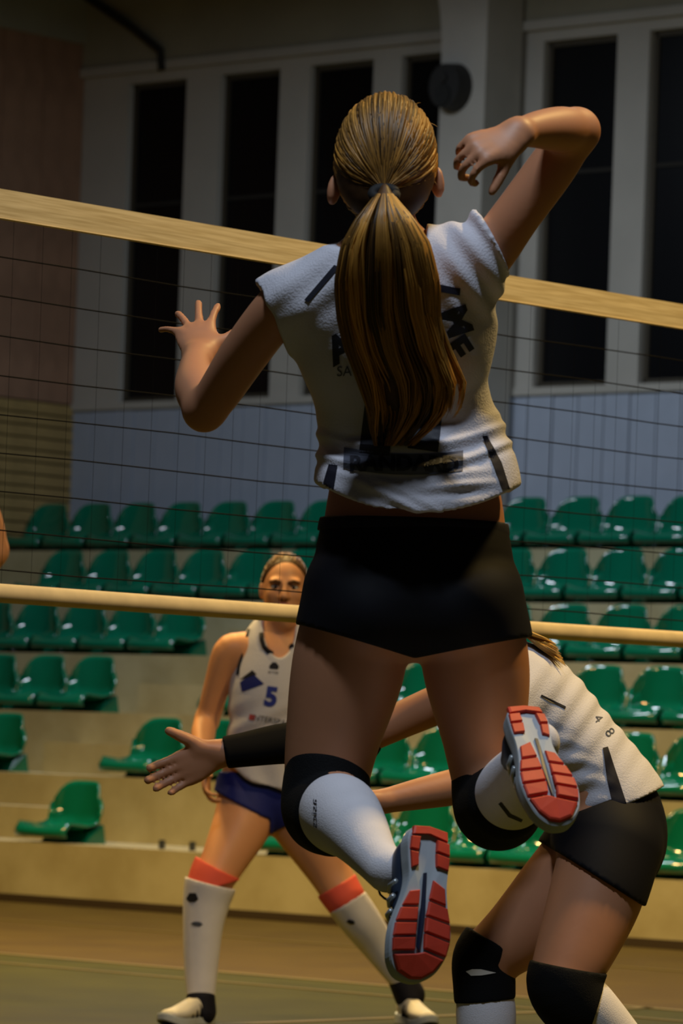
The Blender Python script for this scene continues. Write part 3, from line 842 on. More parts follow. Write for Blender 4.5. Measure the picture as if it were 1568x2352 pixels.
fj = Field([jt, jl, jrr, jfr, jfl], .0045)
pl = PJ(621, 725, YJ); fj.plane(pl, (-.86, 0, -.42), where=lambda X, Y, Z: X < PJ(700, 700, YJ)[0])
prr = PJ(1134, 572, YJ); fj.plane(prr, (.86, 0, .56), where=lambda X, Y, Z: X > PJ(1060, 700, YJ)[0])
zc = PJ(935, 1193, YJ)
def hemfn(X, Y, Z): return (6.2 * np.maximum(0, np.abs(X - zc[0] - .01) - .0) ** 2 * 0.30 + np.where(Y > YJ, .04, 0)).astype(np.float32)
fj.plane(zc, (0, 0, -1), fn=lambda X, Y, Z: hemfn(X, Y, Z))
inner = Chain(nodesJ(YJ, (958, 1240, -.03, 216, .168), (955, 1120, -.015, 206, .128), (947, 1070, .01, 180, .10)), k=.01, step=.025)
fj.cut(inner)
fj.plane(PJ(890, 566, YJ), (0, -.25, 1), where=lambda X, Y, Z: (X < PJ(975, 566, YJ)[0]))
def jfold(V, N):
    x = V[:, 0] - zc[0]; z = V[:, 2] - zc[2]; y = V[:, 1]
    rg = lambda u, c, w: np.exp(-((u - c) / w) ** 2)
    mid_ = np.clip(1.25 - np.abs(x) * 4.2, 0, 1)
    U = z - 1.5 * x * x - .08 * x                      # U-shaped folds where the shirt bunches at the small of the back
    d = (.0075 * rg(U, .118, .008) - .006 * rg(U, .098, .010) + .006 * rg(U, .080, .007) - .004 * rg(U, .066, .008) + .004 * rg(U, .142, .012)) * mid_
    W = z + .50 * x                                    # diagonal pull from the left waist to the hem
    d += (.0065 * rg(W, .012, .007) - .005 * rg(W, -.006, .010) + .004 * rg(W, .034, .008)) * np.clip((x + .17) * 9, 0, 1) * np.clip((.10 - x) * 9, 0, 1) * np.clip(1 - z / .12, 0, 1)
    W2 = z - .16 * x                                   # near level folds on the right of the hem
    d += (.006 * rg(W2, .040, .006) - .005 * rg(W2, .026, .008) + .004 * rg(W2, .062, .007)) * np.clip((x - .0) * 10, 0, 1) * np.clip((.17 - x) * 12, 0, 1)
    up = np.clip((z - .22) / .1, 0, 1)
    d += .0022 * np.sin(x * 52 + z * 34) * up * np.clip(1 - (z - .35) / .1, 0, 1)
    # shoulder drapes on the raised side
    sh = np.clip((V[:, 2] - (zc[2] + .33)) / .06, 0, 1) * np.clip((x - .02) / .05, 0, 1)
    d += .0048 * np.sin((z * .75 + x * .9) * 120) * sh
    sl = np.clip((V[:, 2] - (zc[2] + .30)) / .06, 0, 1) * np.clip((-x - .08) / .05, 0, 1)
    d += .0025 * np.sin((z * .8 - x * .7) * 110) * sl
    return V + N * d[:, None]
jersey = fj.mesh('jersey', M_jersey, J, 1, jfold)
# prints on the jersey
toC = (0, 1, 0)
def pj(px, py, rot=0.0):
    """2-D metres on the back -> world, centred on a photo position"""
    c0 = PJ(px, py, YJ - .12); a = math.radians(rot) - ROLL
    ex = np.array((math.cos(a), 0, math.sin(a))); ez = np.array((-math.sin(a), 0, math.cos(a)))
    return lambda x, y: c0 + ex * x + ez * y
print_text('number_print', '1', .225, pj(872, 934, -3), jersey, toC, M_print, jersey, bold=.016)
print_text('number_print', '1', .225, pj(984, 924, -3), jersey, toC, M_print, jersey, bold=.016)
for ch, px, py, r in (('A', 782, 800, 30), ('M', 1047, 738, -80 + 15), ('E', 1050, 800, -50)):
    print_text('name_print', ch, .062, pj(px, py, r), jersey, toC, M_print, jersey, bold=.003)
print_text('small_print', 'SA', .024, pj(790, 852, 4), jersey, toC, M_printg, jersey)
bandp = [[(-.105 + .03 * i, -.020 + .012 * abs((i - 3.5) / 3.5) ** 2), (-.105 + .03 * (i + 1), -.020 + .012 * abs((i - 2.5) / 3.5) ** 2), (-.105 + .03 * (i + 1), .018 + .012 * abs((i - 2.5) / 3.5) ** 2), (-.105 + .03 * i, .018 + .012 * abs((i - 3.5) / 3.5) ** 2)] for i in range(7)]
print_shape('sponsor_strip', bandp, pj(925, 1068, 2), jersey, toC, mat('strip_print', srgb(84, 88, 104), .7), jersey)
print_text('sponsor_print', 'RANDARD', .040, pj(927, 1068, 3), jersey, toC, M_print, jersey, bold=.0015, off=.0036)
print_shape('shoulder_stripe', [[(-.036, -.030), (-.028, -.034), (.022, .030), (.012, .034)]], pj(748, 648, 0), jersey, toC, M_navy, jersey)
print_shape('shoulder_stripe', [[(-.02, -.006), (.022, -.008), (.022, .004), (-.02, .007)]], pj(1028, 664, 0), jersey, toC, M_navy, jersey)
print_shape('side_panel', [[(-.010, -.022), (.012, -.024), (.016, .022), (.0, .024)]], pj(752, 1094, 0), jersey, toC, M_navy, jersey)
print_shape('side_panel', [[(-.036, .050), (-.027, .052), (.002, .006), (.020, -.040), (.006, -.042), (-.016, .006)]], pj(1150, 1068, 0), jersey, toC, M_navy, jersey)

# shorts
sp_ = Chain(nodesJ(YJ, (948, 1415, 0, 112, .09), (948, 1385, -.005, 240, .125), (950, 1300, 0, 230, .122), (951, 1195, .01, 211, .110)), k=.03, step=.03)
sl_ = Chain(nodesJ(YJ, (828, 1370, 0, 134, .118), (812, 1480, -.02, 141, .112), (795, 1560, -.03, 140, .106)), k=.010, step=.03)
sr_ = Chain(nodesJ(YJ, (1070, 1380, 0, 134, .118), (1090, 1490, -.02, 136, .112), (1100, 1570, -.03, 130, .106)), k=.010, step=.03)
b2 = [ball(PJ(850, 1402, YJ - .035), (.100, .100, .098), k=.016), ball(PJ(1050, 1402, YJ - .035), (.100, .100, .098), k=.016)]
fs = Field([sp_, sl_, sr_] + b2, .0045)
mid = PJ(950, 1500, YJ)[0]
fs.plane(PJ(812, 1473, YJ), (-.25, 0, -.97), where=lambda X, Y, Z: X < mid)
fs.plane(PJ(1088, 1488, YJ), (.22, 0, -.97), where=lambda X, Y, Z: X >= mid)
fs.plane(PJ(950, 1197, YJ), (0, 0, 1))
shorts = fs.mesh('shorts', M_short, J, 1)
# waistband
fw = Field([Chain(nodesJ(YJ, (949, 1240, .01, 224, .122), (951, 1190, .01, 214, .113)), k=.01, step=.03)], .0045)
fw.plane(PJ(950, 1194, YJ), (0, 0, 1)); fw.plane(PJ(950, 1226, YJ), (0, 0, -1)); fw.mesh('waistband', M_navy, shorts)

# knee pads and socks
def limb_shell(name, chain_nodes, m, planes=(), k=.02, h=.004, parent=None, disp=None):
    f = Field([Chain(chain_nodes, k=k)], h)
    for p, nrm in planes: f.plane(p, nrm)
    return f.mesh(name, m, parent, 1, disp)
kl = limb_shell('knee_pad', nodesJ(YJ, (752, 1760, -.085, 96, .082), (749, 1815, -.105, 102, .090), (749, 1858, -.14, 103), (764, 1872, -.20, 96)), M_pad, parent=J)
kr = limb_shell('knee_pad', nodesJ(YJ, (1128, 1775, -.085, 92, .080), (1136, 1825, -.105, 99, .088), (1144, 1854, -.14, 101), (1158, 1842, -.20, 92)), M_pad, parent=J)
lsn = nodesJ(YJ, (768, 1862, -.19, 84), (782, 1872, -.255, 92), (815, 1905, -.34, 76), (858, 1965, -.44, 55), (890, 2000, -.51, 51))
rsn = nodesJ(YJ, (1166, 1832, -.20, 80), (1182, 1813, -.26, 86), (1208, 1770, -.35, 70), (1230, 1724, -.44, 52), (1238, 1705, -.49, 48))
skl = limb_shell('sock', lsn, M_sock, parent=J); skr = limb_shell('sock', rsn, M_sock, parent=J)
print_text('sock_print', 'asics', .014, (lambda c0: (lambda x, y: c0 + np.array((.10 * x - .99 * y, 0, -2.0 * x + .18 * y))))(PJ(722, 1868, YJ - .3)), skl, toC, M_print, skl)['kind'] = 'stuff'
print_shape('sock_print', [[(-.022, .012), (-.002, -.010), (.022, -.018), (.024, -.013), (.001, -.004), (-.018, .016)]], pj(1160, 1860, 0), skr, toC, M_print, skr)
# shoes: soles turned to the viewer, toes down
H = PJ(988, 1896, YJ - .575); T = PJ(955, 2256, YJ - .66); T = H + unit(T - H) * .27
s1 = make_shoe(J, H, T, (-.36, .93, 0), 1, M_upper, M_mid, M_red, stripe=M_silver, wx=1.2)
H = PJ(1203, 1618, YJ - .50); T = PJ(1292, 1888, YJ - .76); T = H + unit(T - H) * .258
s2 = make_shoe(J, H, T, (-.28, .9, -.35), -1, M_upper, M_mid, M_red, stripe=M_silver, wx=1.15, lace=False)

# hair: swept back to a low tie, long ponytail down the back
hc = PJ(885, 366, YJ - .035); hr = np.array((.0865, .105, .112))
cap = Field([ball(hc, hr, k=.02), Chain(nodesJ(YJ, (885, 415, -.06, 100, .05), (884, 455, -.075, 82, .045), (882, 490, -.065, 62, .04)), k=.03)], .005)
cap.plane(PJ(885, 505, YJ), (0, .25, -1)); cap.plane(hc + np.array((0, .045, 0)), (0, .75, -.66))
hm = cap.mesh('hair', M_hairc, J, 1)
tie = PJ(882, 442, YJ - .145)
tdir = unit((tie - hc) / hr)
def hcol(t):
    a = np.array(srgb(50, 33, 15)[:3]); b = np.array(srgb(206, 148, 64)[:3])
    return a + (b - a) * t
paths = []; cols = []
rr = random.Random(3)
while len(paths) < 1500:
    d = unit((rr.gauss(0, 1), rr.gauss(0, 1), rr.gauss(0, 1)))
    if d[1] > .55 - .2 * d[2] or d[2] < -.85: continue
    dt = d.dot(tdir)
    if dt > .93: continue
    om = math.acos(max(-1, min(1, dt))); npt = 11; pts = []
    lift = rr.uniform(1.0, 1.035); ph = rr.uniform(0, 6.28)
    for i in range(npt):
        s = i / (npt - 1)
        q = (math.sin((1 - s) * om) * d + math.sin(s * om) * tdir) / math.sin(om)
        p = hc + hr * q * (lift + .008 * math.sin(ph + s * 7))
        p = p + (tie - p) * max(0, (s - .75) / .25) ** 2 * .8
        pts.append(p)
    paths.append(pts)
    st = .5 + .5 * math.sin(math.atan2(d[0], d[2]) * 9 + 1.3) 
    cols.append(hcol(min(1, max(0, rr.gauss(.22 + .45 * st * (abs(d[0]) * .9 + .25), .14)))))
strands('hair_locks', paths, .0026, M_hair, hm, cols)['kind'] = 'stuff'
MB().tube([PJ(882 + 27 * math.cos(a), 443 + 13 * math.sin(a) + 2, YJ - .15 - .012 * math.sin(a)) for a in np.linspace(0, 2 * math.pi, 15)], .009, 8).build('hair_tie', M_tie, hm, True)
ys = [448, 500, 560, 650, 720, 800, 880, 940, 985, 1015]
Lx = [866, 826, 796, 781, 783, 800, 830, 850, 856, 866]; Rx = [900, 940, 978, 1000, 1003, 1022, 1052, 1030, 985, 930]
dY = [-.155, -.19, -.20, -.195, -.185, -.175, -.17, -.165, -.16, -.158]
core = Chain(nodesJ(YJ, *[((l + r) / 2, y, d + .012, (r - l) / 2 * (.80 if y < 900 else .4), .026) for y, l, r, d in zip(ys[:8], Lx, Rx, dY)]), k=.02)
tail = Field([core], .005).mesh('ponytail', M_hairc, J, 1)
paths = []; cols = []
clumps = []
for c in range(42):
    ac = -1 + 2 * (c + .5) / 42 + rr.gauss(0, .05); bc = rr.uniform(-1, 1)
    st = .5 + .5 * math.sin(ac * 9 + 1.9); br = min(1, max(0, rr.gauss(.16 + .42 * st, .17) + (.16 if ac < -.55 else 0) + (.10 if ac > .45 else 0)))  # outer clumps lightened: golden lamp light painted into the lock colour
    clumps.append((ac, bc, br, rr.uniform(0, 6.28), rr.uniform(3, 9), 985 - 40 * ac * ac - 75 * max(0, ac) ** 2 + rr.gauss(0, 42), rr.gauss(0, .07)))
for q in range(2300):
    ac, bc, br, ph2, wv, ye, drift = clumps[q % 42]
    da = rr.gauss(0, .075); db = rr.gauss(0, .35)
    yend = min(ye + rr.gauss(0, 20), 1024); y0 = 446; npt = 17; pts = []; ph = rr.uniform(0, 6.28)
    for i in range(npt):
        s = i / (npt - 1); y = y0 + (yend - y0) * s
        l = np.interp(y, ys, Lx); r = np.interp(y, ys, Rx); gather = 1 - .55 * s ** 3
        aa = max(-1.08, min(1.08, ac + drift * s * 2 + da * gather)); bb = max(-1.1, min(1.1, bc + db * gather))
        x = (l + r) / 2 + aa * (r - l) / 2 + wv * math.sin(s * 8.5 + ph2) * s + 2.2 * math.sin(s * 15 + ph) * s
        if y > 870 and ac > .2: x += (y - 870) * .22 * (ac + .2)
        dd = np.interp(y, ys, dY)
        th = .034 * math.sqrt(max(0, 1 - aa * aa * .8))
        pts.append(PJ(x, y, YJ + dd + .006 + th * bb * (1 - .25 * s) + .008 * math.sin(s * 9 + ph2 * 2) * s - (.010 if bb < 0 else 0) * math.sin(s * 3.1)))
    paths.append(pts)
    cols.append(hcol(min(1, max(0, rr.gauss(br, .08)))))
strands('ponytail_locks', paths, .0027, M_hair, tail, cols)['kind'] = 'stuff'
# loose flyaway hairs
paths = []; cols = []
for q in range(26):
    an = rr.uniform(-2.0, 2.0); d = np.array((math.sin(an), -.1 + rr.uniform(-.3, .3), math.cos(an))); p = hc + hr * unit(d); pts = []
    t2 = unit((rr.gauss(0, 1), rr.gauss(0, .5), rr.gauss(.2, .8)))
    ln = rr.uniform(.012, .03)
    for i in range(7):
        s = i / 6; pts.append(p + ln * s * (t2 * .8 + d * .1 * s) + np.array((0, 0, -.012)) * s * s)
    paths.append(pts); cols.append(hcol(.7))
strands('flyaway_hair', paths, .0006, M_hair, hm, cols, 3)['kind'] = 'stuff'

# ------------------------------------------------------------------ team-mate crouching behind the attacker, arms reaching left
YC = 9.74
cr0 = P(1300, 2600, YC); cr0[2] = 0
C = thing('person', 'crouching player leaning left in white jersey, dark shorts and black knee pads', 'person', cr0)
LAT = (.25, 1, 0)      # her shoulder line runs away from the viewer
tors = Chain(nodes(YC, (1385, 1985, 0, 95, .11), (1395, 1935, 0, 118, .165), (1392, 1850, 0, 100, .145), (1330, 1745, -.01, 95, .128), (1255, 1650, -.02, 104, .14), (1185, 1572, -.02, 92, .15), (1140, 1520, -.02, 58, .075)), ref=LAT, k=.03)
# chain radii are (along ref, other): swap so that the pixel value is the visible thickness
tors.d[:, [3, 4]] = tors.d[:, [4, 3]]
neckc = Chain(nodes(YC, (1160, 1540, -.02, 52), (1130, 1480, -.02, 48)), k=.03)
hd = ball(P(1092, 1428, YC - .02), (.078, .095, .108), ref=LAT, axis=(-.3, 0, 1), k=.03)
hf = Chain(nodes(YC, (1075, 1458, -.02, 62), (1042, 1483, -.02, 42)), k=.03)
hnose = ball(P(996, 1448, YC - .02), (.013, .02, .018), ref=LAT, k=.015)
la = Chain(nodes(YC, (1175, 1585, -.15, 58), (1150, 1650, -.19, 50), (1115, 1735, -.22, 44), (1090, 1795, -.24, 41)), k=.03)
lf = Chain(nodes(YC, (1090, 1797, -.24, 41), (1040, 1808, -.25, 42), (960, 1824, -.28, 36), (872, 1842, -.31, 27)), k=.02)
lhand = hand(P(868, 1843, YC - .31), (-.95, -.1, -.18), (0, .3, .95), -1, L=.175, curl=(14, 14, 16, 20), thumb=(.8, .6, .2), wr=.024)
ra = Chain(nodes(YC, (1130, 1575, .17, 55), (1050, 1600, .22, 48), (930, 1650, .27, 43), (800, 1708, .28, 39)), k=.03)
rf = Chain(nodes(YC, (800, 1708, .28, 40), (700, 1706, .25, 42), (600, 1718, .20, 35), (515, 1729, .16, 28)), k=.02)
rhand = hand(P(512, 1730, YC + .16), (-.91, -.05, -.41), (.06, -.96, -.10), 1, L=.198, curl=(12, 11, 12, 15), spread=(3, 0, -3, -7), thumb=(.82, .72, .1), tcurl=2, wr=.027, thick=1.22)
hipL = Chain(nodes(YC, (1395, 1945, -.09, 108), (1370, 2050, -.12, 108), (1325, 2170, -.16, 92), (1290, 2250, -.19, 76)), k=.02)
shinL = Chain(nodes(YC, (1292, 2258, -.19, 66), (1350, 2320, -.16, 62), (1440, 2420, -.10, 52), (1545, 2545, -.04, 36)), k=.02)
hipR = Chain(nodes(YC, (1365, 1950, .09, 104), (1290, 2040, .10, 100), (1195, 2140, .10, 84), (1120, 2200, .10, 68)), k=.02)
shinR = Chain(nodes(YC, (1116, 2205, .10, 62), (1114, 2290, .10, 60), (1116, 2400, .10, 54), (1120, 2570, .10, 34)), k=.02)
Field([tors, neckc, hd, hf, hnose, la, lf, ra, rf, hipL, shinL, hipR, shinR] + lhand + rhand, .0055).mesh('body', M_skin, C)
# jersey
jc = Chain(nodes(YC, (1445, 1890, 0, 108, .158), (1415, 1840, 0, 112, .156), (1370, 1778, 0, 108, .148), (1308, 1705, -.01, 108, .148), (1240, 1628, -.02, 112, .158), (1190, 1570, -.02, 96, .162), (1155, 1535, -.02, 64, .10)), ref=LAT, k=.03)
jc.d[:, [3, 4]] = jc.d[:, [4, 3]]
js1 = Chain(nodes(YC, (1200, 1580, -.11, 70), (1172, 1610, -.17, 66), (1152, 1660, -.20, 62)), k=.04)
js2 = Chain(nodes(YC, (1150, 1570, .12, 64), (1080, 1592, .20, 60), (1020, 1612, .23, 58)), k=.04)
f = Field([jc, js1, js2], .005)
f.plane(P(1432, 1845, YC), unit((.42, 0, -.9)))
f.plane(P(1150, 1655, YC), (-.3, 0, -1), where=lambda X, Y, Z: (Y < YC - .1) & (X < P(1210, 1650, YC)[0]))
f.plane(P(955, 1620, YC + .2), (-1, 0, -.2))
f.plane(P(1150, 1520, YC), (-.75, 0, .7))
ax_ = unit(P(1210, 1590, YC) - P(1430, 1850, YC)); c_ = P(1430, 1850, YC)
def cfold(V, N):
    q = V - c_; a = q @ ax_; b = q[:, 0] * ax_[2] - q[:, 2] * ax_[0]
    front = np.clip((-b + .02) / .07, 0, 1)
    d = .0065 * np.sin(a * 105 + b * 55 + 1.5 * np.sin(b * 40)) * front * np.clip(1 - np.abs(a - .14) / .16, 0, 1)
    d += .0025 * np.sin(a * 130 - b * 30) * np.clip(1 - np.abs(a - .22) / .25, 0, 1)
    return V + N * d[:, None]
jer2 = f.mesh('jersey', M_jersey, C, 1, cfold)
def pc(px, py, rot=0.0):
    c0 = P(px, py, YC - .14); a = math.radians(rot) - ROLL
    ex = np.array((math.cos(a), 0, math.sin(a))); ez = np.array((-math.sin(a), 0, math.cos(a)))
    return lambda x, y: c0 + ex * x + ez * y
print_shape('side_panel', [[(-.022, .062), (-.010, .066), (.012, .01), (.042, -.066), (.008, -.064), (-.008, -.01)]], pc(1402, 1782), jer2, toC, M_navy, jer2)
print_shape('side_stripe', [[(-.03, .012), (-.028, .016), (.03, -.006), (.03, -.012)]], pc(1268, 1614), jer2, toC, M_navy, jer2)
print_text('number_print', '8', .034, pc(1403, 1682, -52), jer2, toC, M_printg, jer2)
print_text('number_print', '4', .030, pc(1376, 1650, -52), jer2, toC, M_printg, jer2)
# shorts
q1 = Chain(nodes(YC, (1388, 1975, 0, 110, .13), (1398, 1930, 0, 132, .178), (1400, 1868, 0, 118, .165), (1375, 1815, 0, 96, .14)), ref=LAT, k=.03); q1.d[:, [3, 4]] = q1.d[:, [4, 3]]
q2 = Chain(nodes(YC, (1398, 1945, -.08, 122), (1372, 2040, -.12, 118), (1350, 2110, -.14, 112)), k=.02)
q3 = Chain(nodes(YC, (1365, 1945, .08, 116), (1300, 2030, .10, 110), (1260, 2080, .10, 106)), k=.02)
f = Field([q1, q2, q3], .0055)
f.plane(P(1330, 1990, YC), unit((-.50, 0, -.86)))
f.plane(P(1400, 1830, YC), (-.4, 0, .9))
f.mesh('shorts', M_short, C)
# hair and low tail of hair falling on the nape
M_blond = mat('hair_blond', srgb(196, 150, 62), .45, .5, noise=.2, nscale=60)
f = Field([ball(P(1098, 1420, YC - .02), (.087, .104, .112), ref=LAT, axis=(-.3, 0, 1), k=.02)], .006)
f.plane(P(1070, 1432, YC), (-.8, 0, -.45)); hb = f.mesh('hair', M_blond, C)
paths = []; cols = []
for q in range(260):
    a = rr.uniform(-1, 1); b = rr.uniform(-1, 1); pts = []; ln = rr.uniform(.85, 1.1)
    for i in range(9):
        s = i / 8 * ln
        x = 1168 + 110 * s + 26 * a * (1 - .5 * s); y = 1432 + 20 * math.sin(s * 3) + 62 * s * s + 26 * a * (.6 + .4 * s)
        pts.append(P(x, y, YC - .03 + .04 * b + .01 * math.sin(s * 5 + a * 4) - .05 * s))
    paths.append(pts); cols.append(np.array(srgb(150, 104, 36)[:3]) + (np.array(srgb(226, 180, 90)[:3]) - np.array(srgb(150, 104, 36)[:3])) * rr.random())
strands('hair_tail', paths, .0035, M_hair, hb, cols)['kind'] = 'stuff'
# sleeve, knee pads, socks, shoes
limb_shell('arm_sleeve', nodes(YC, (830, 1703, .28, 48), (740, 1703, .26, 50), (650, 1708, .225, 47), (560, 1722, .18, 40), (512, 1729, .16, 37)), mat('sleeve_black', srgb(9, 9, 11), .9, .15), parent=C, planes=[(P(512, 1729, YC), (-.97, 0, -.2))])
p1 = limb_shell('knee_pad', nodes(YC, (1320, 2200, -.165, 90), (1296, 2250, -.19, 88), (1310, 2292, -.185, 84), (1345, 2330, -.165, 76)), M_pad, parent=C, planes=[(P(1318, 2215, YC), (.15, 0, 1)), (P(1358, 2300, YC), (.86, 0, -.25))])
p2 = limb_shell('knee_pad', nodes(YC, (1140, 2165, .10, 78), (1112, 2205, .10, 74), (1112, 2265, .10, 72), (1114, 2320, .10, 70)), M_pad, parent=C, planes=[(P(1135, 2165, YC), (.45, 0, .9)), (P(1114, 2305, YC), (.12, 0, -1))])
print_shape('pad_logo', [[(-.030, .002), (-.016, .008), (.004, .009), (.040, .002), (.006, -.005), (-.018, -.007)]], pc(1105, 2244, 2), p2, toC, M_white, p2)
limb_shell('sock', nodes(YC, (1315, 2285, -.18, 68), (1350, 2322, -.16, 72), (1440, 2422, -.10, 60), (1545, 2545, -.04, 42)), M_sock, parent=C)
limb_shell('sock', nodes(YC, (1114, 2290, .10, 66), (1116, 2340, .10, 69), (1117, 2420, .10, 60), (1120, 2575, .10, 40)), M_sock, parent=C)
def ground_shoe(root, ax, ay, heading, side, um, mm, pm, stripe=None, L=.27, name='shoe'):
    """flat shoe on the floor, heel near (ax, ay), pointing along heading"""
    hd_ = unit((heading[0], heading[1], 0)); Hh = np.array((ax, ay, 0.001)) - hd_ * .06
    return make_shoe(root, Hh, Hh + hd_ * L, (0, 0, 1), side, um, mm, pm, detail=False, stripe=stripe, name=name)
a = P(1545, 2545, YC - .04); ground_shoe(C, a[0], a[1], (-1, -.1), 1, M_white, M_mid, M_red)
a = P(1120, 2570, YC + .1); ground_shoe(C, a[0], a[1], (-1, .05), -1, M_white, M_mid, M_red)

# ------------------------------------------------------------------ opponent facing the viewer beyond the net
YM = 14.1
m0 = P(640, 2340, YM); m0[2] = 0
M = thing('person', 'opposing player facing the net in white sleeveless jersey and blue shorts', 'person', m0)
tor = Chain(nodes(YM, (612, 1872, 0, 60, .07), (608, 1835, 0, 108, .10), (606, 1765, -.02, 94, .09), (615, 1670, -.05, 82, .085), (625, 1585, -.06, 92, .095), (634, 1510, -.05, 98, .085), (640, 1462, -.04, 46, .05)), k=.03)
nk = Chain(nodes(YM, (640, 1475, -.04, 40, .05), (646, 1425, -.06, 36, .048)), k=.03)
hdc = P(654, 1352, YM - .05)
hax = unit((.06, -.02, 1))
fh = [ball(hdc, (.072, .092, .108), axis=hax, k=.02), Chain(nodes(YM, (655, 1385, -.09, 40, .055), (656, 1420, -.105, 26, .035), (656, 1432, -.11, 17, .022)), k=.03)]
def fp(dx, dz, dy): return hdc + np.array((dx, dy, dz))
fh += [Chain([list(fp(.0, .012, -.092)) + [.008, .008], list(fp(0.0, -.012, -.104)) + [.010, .010], list(fp(0.0, -.030, -.112)) + [.013, .011]], k=.012, step=.006),
       ball(fp(-.012, -.032, -.102), (.009, .009, .008), k=.008), ball(fp(.012, -.032, -.102), (.009, .009, .008), k=.008),
       ball(fp(-.030, .022, -.080), (.024, .014, .008), k=.015), ball(fp(.030, .022, -.080), (.024, .014, .008), k=.015),
       ball(fp(-.034, -.022, -.070), (.022, .018, .018), k=.02), ball(fp(.034, -.022, -.070), (.022, .018, .018), k=.02),
       ball(fp(0, -.060, -.090), (.022, .012, .009), k=.01),
       ball(fp(-.076, -.008, .005), (.010, .018, .030), k=.006), ball(fp(.076, -.008, .005), (.010, .018, .030), k=.006)]
ar = Chain(nodes(YM, (553, 1488, -.05, 36), (525, 1500, -.05, 37), (500, 1570, -.03, 31), (476, 1655, 0, 27)), k=.025)
arf = Chain(nodes(YM, (474, 1652, 0, 27), (466, 1690, -.06, 28), (466, 1735, -.13, 23), (470, 1768, -.18, 18)), k=.015)
arh = hand(P(470, 1768, YM - .18), (.10, -.55, -.8), (.9, -.1, .1), 1, L=.165, curl=(30, 32, 34, 36), wr=.022)
al = Chain(nodes(YM, (722, 1488, -.05, 36), (752, 1500, -.05, 36), (775, 1575, -.04, 31), (795, 1655, -.02, 27)), k=.025)
alf = Chain(nodes(YM, (795, 1655, -.02, 27), (800, 1690, -.10, 28), (795, 1725, -.18, 22), (788, 1745, -.23, 18)), k=.015)
alh = hand(P(788, 1747, YM - .23), (-.10, -.75, -.6), (-.9, -.1, .1), -1, L=.165, curl=(30, 32, 34, 36), wr=.022)
tr = Chain(nodes(YM, (578, 1835, 0, 76), (552, 1900, -.06, 66), (512, 1980, -.13, 52), (480, 2040, -.18, 44)), k=.015)
srr = Chain(nodes(YM, (478, 2040, -.18, 42), (470, 2100, -.18, 41), (464, 2190, -.20, 36), (462, 2300, -.22, 25)), k=.015)
tl = Chain(nodes(YM, (660, 1845, .02, 74), (705, 1915, .02, 64), (755, 2000, .02, 50), (790, 2060, .0, 44)), k=.015)
sl2 = Chain(nodes(YM, (790, 2060, .0, 42), (822, 2108, .04, 41), (868, 2170, .10, 34), (926, 2252, .16, 25)), k=.015)
Field([tor, nk] + fh + [ar, arf, al, alf, tr, srr, tl, sl2] + arh + alh, .0058).mesh('body', M_skin2, M)
# face
def bead(name, c, r, m, par):
    v = []; fcs = []; n1, n2 = 8, 12
    for i in range(n1 + 1):
        for j in range(n2):
            th = math.pi * i / n1; ph = 2 * math.pi * j / n2
            v.append(c + np.array((r[0] * math.sin(th) * math.cos(ph), r[1] * math.sin(th) * math.sin(ph), r[2] * math.cos(th))))
    for i in range(n1):
        for j in range(n2): fcs.append((i * n2 + j, i * n2 + (j + 1) % n2, (i + 1) * n2 + (j + 1) % n2, (i + 1) * n2 + j))
    return obj(name, v, fcs, m, par, True)
body_m = [o for o in M.children if o.name.startswith('body')][0]
for sx in (-1, 1):
    e = bead('eye', fp(sx * .030, .002, -.083), (.015, .008, .0075), M_eye, body_m)
    bead('iris', fp(sx * .030, .001, -.0895), (.0065, .003, .0065), M_iris, body_m)
    MB().tube([fp(sx * .012, .016, -.099), fp(sx * .030, .023, -.096), fp(sx * .050, .015, -.082)], [.0045, .005, .0025], 6).build('eyebrow', M_brow, body_m, True)
    MB().tube([fp(sx * .014, .006, -.091), fp(sx * .030, .010, -.0925), fp(sx * .046, .004, -.083)], [.002, .003, .002], 6).build('upper_lash', M_brow, body_m, True)
MB().tube([fp(-.024, -.058, -.095), fp(-.008, -.055, -.104), fp(0, -.0565, -.1045), fp(.008, -.055, -.104), fp(.024, -.058, -.095)], [.0015, .0045, .004, .0045, .0015], 6).build('upper_lip', M_lip, body_m, True)
MB().tube([fp(-.022, -.0595, -.095), fp(0, -.066, -.104), fp(.022, -.0595, -.095)], [.0015, .0055, .0015], 6).build('lower_lip', M_lip, body_m, True)
for sx in (-1, 1): bead('nostril', fp(sx * .008, -.041, -.111), (.004, .003, .0025), M_iris, body_m)
# hair pulled back
f = Field([ball(hdc + np.array((0, .012, .006)), (.080, .097, .113), axis=hax, k=.02), ball(hdc + np.array((0.0, .10, .035)), (.035, .03, .035), k=.02)], .006)
f.plane(hdc + np.array((0, -.035, .05)), unit((0, -.74, -.55)))
hm2 = f.mesh('hair', M_hairc, M)
paths = []; cols = []; td2 = unit((0, 1, .35))
while len(paths) < 420:
    d = unit((rr.gauss(0, 1), rr.gauss(0, 1), rr.gauss(0, 1)))
    if d[2] < -.15 or d[1] * .8 + d[2] * .6 < -.02 + .3 * abs(d[0]) * 0: continue
    if d[1] < -.6: continue
    dt = d.dot(td2)
    if dt > .9: continue
    om = math.acos(dt); pts = []
    for i in range(8):
        s = i / 7; q = (math.sin((1 - s) * om) * d + math.sin(s * om) * td2) / math.sin(om); pts.append(hdc + np.array((0, .012, .006)) + np.array((.0805, .0975, .1135)) * q * rr.uniform(1.0, 1.012))
    paths.append(pts); cols.append(hcol(min(1, max(0, rr.gauss(.22, .15)))))
strands('hair_locks', paths, .0028, M_hair, hm2, cols)['kind'] = 'stuff'
